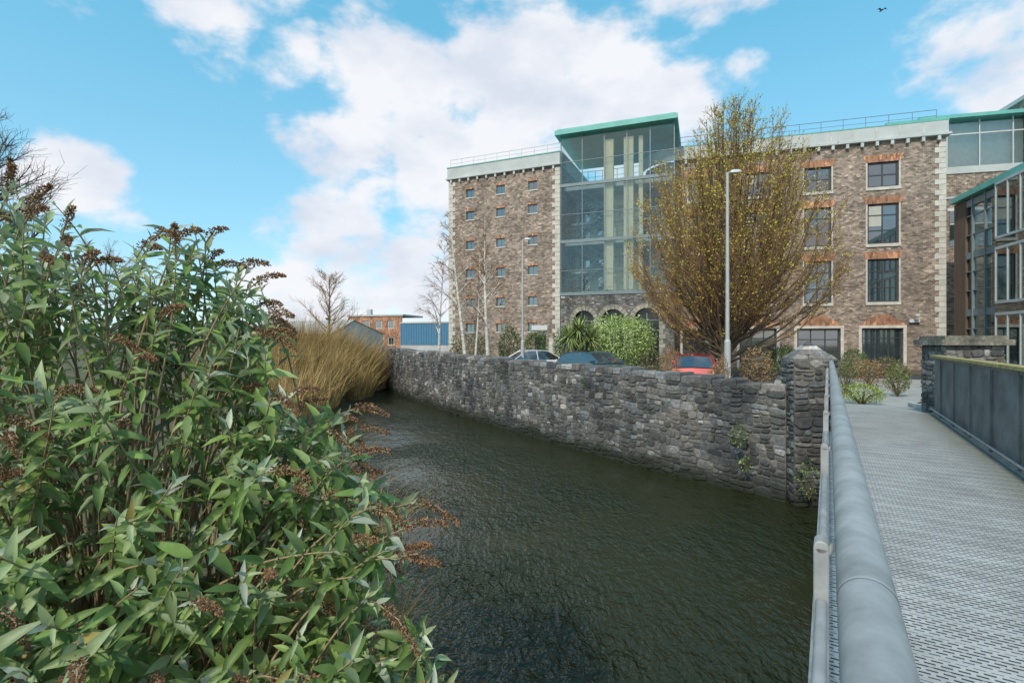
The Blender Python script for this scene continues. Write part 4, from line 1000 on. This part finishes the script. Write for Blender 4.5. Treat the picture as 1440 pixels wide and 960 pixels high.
# ------------------------------------------------------------ cars
def car(name,px,d,rz,col,hatch=False):
    x,y=bz_(px,d); e=empty(name,(x,y,GZ+.008),rz)
    pm_=bpy.data.materials.new(name+'_paint'); pm_.use_nodes=True; b=pm_.node_tree.nodes['Principled BSDF']; b.inputs['Base Color'].default_value=col+(1,); b.inputs['Roughness'].default_value=.3; b.inputs['Coat Weight'].default_value=.8; b.inputs['Metallic'].default_value=.2
    sec=[(-2.12,.42,.66,.70),(-2.05,.28,.90,.82),(-1.75,.22,.95,.87),(-1.0,.2,.94,.89),(0,.2,.93,.9),(1.0,.2,.93,.89),(1.5,.22,.86,.87),(1.95,.28,.72,.8),(2.12,.4,.58,.66)]
    mb=MB(); V=[]
    for X,zb,zt,hw in sec:
        V+=[(X,-hw*.92,zb),(X,-hw,zb+.18),(X,-hw,zt-.14),(X,-hw*.93,zt),(X,0,zt+.03),(X,hw*.93,zt),(X,hw,zt-.14),(X,hw,zb+.18),(X,hw*.92,zb)]
    Fc=[(i*9+k,i*9+(k+1)%9,i*9+9+(k+1)%9,i*9+9+k) for i in range(len(sec)-1) for k in range(9)]+[tuple(range(9)),tuple(range(72,81))]
    mb.add(V,Fc,0)
    rs_=[(-2.0 if hatch else -1.75,.93,.74,.80),(-1.55 if hatch else -1.05,1.34,.60,.81),(-.9,1.42,.59,.82),(0,1.43,.60,.82),(.35,1.39,.60,.82),(1.2,.93,.72,.80)]
    V=[]
    for X,z,hw,bw in rs_: V+=[(X,-bw,.93),(X,-hw,z),(X,0,z+.03),(X,hw,z),(X,bw,.93)]
    gF=[];pF=[]
    for i in range(5):
        for k in range(4):
            f_=(i*5+k,i*5+5+k,i*5+6+k,i*5+1+k)
            if k in (0,3): gF.append(f_)
            else: (pF if 1<=i<=3 else gF).append(f_)
    mb.add(V,gF,1); mb.add(V,pF,0)
    for i in range(5):
        for s_ in (-1,1):
            a=rs_[i];c=rs_[i+1]; mb.tube([(a[0],s_*a[2]*1.0,a[1]+.005),(c[0],s_*c[2]*1.0,c[1]+.005)],.03,5,0)
    for s_ in (-1,1):
        for X in (-.35,): mb.tube([(X,s_*.822,.93),(X,s_*.605,1.425)],.03,5,0)
        mb.box(.85,1.0,s_*.84,s_*1.02,.95,1.07,0)
        mb.box(-2.1,-1.98,s_*.5,s_*.8,.68,.85,3); mb.box(1.88,2.05,s_*.45,s_*.74,.58,.68,4)
        for X in (-1.3,1.3):
            mb.tube([(X,s_*.905,.32),(X,s_*.70,.32)],.33,20,2); mb.tube([(X,s_*.912,.32),(X,s_*.86,.32)],.20,10,4)
            mb.tube([(X,s_*.901,.34),(X,s_*.85,.34)],.375,20,2)
    mb.box(-2.15,-2.11,-.26,.26,.5,.61,4); mb.box(2.11,2.14,-.26,.26,.4,.5,4)
    mb.obj('car_body',[pm_,M['win'],M['tyre'],M['brickR'],M['white']],e,bevel=.012)
car('white_parked_car',757,29,math.radians(20),(.75,.75,.73))
car('dark_green_parked_car',836,24.5,math.radians(-58),(.05,.10,.11),True)
car('red_parked_car',978,21.5,math.radians(68),(.36,.035,.03),True)

b_=empty('gull_bird',W(1240,15,40)); mb=MB()
mb.tube([(-.22,0,0),(-.12,0,.01),(.02,0,.02),(.14,0,.02),(.22,0,.0)],[.01,.05,.06,.04,.008],8)
for s_ in (-1,1):
    mb.add([(.05,s_*.03,.03),(.10,s_*.32,.16),(.0,s_*.65,.06),(-.06,s_*.30,.13),(-.06,s_*.03,.03)],[(0,1,3,4),(1,2,3)])
mb.obj('body_and_wings',[M['dark']],b_); b_.rotation_euler=(math.radians(15),0,math.radians(-70))
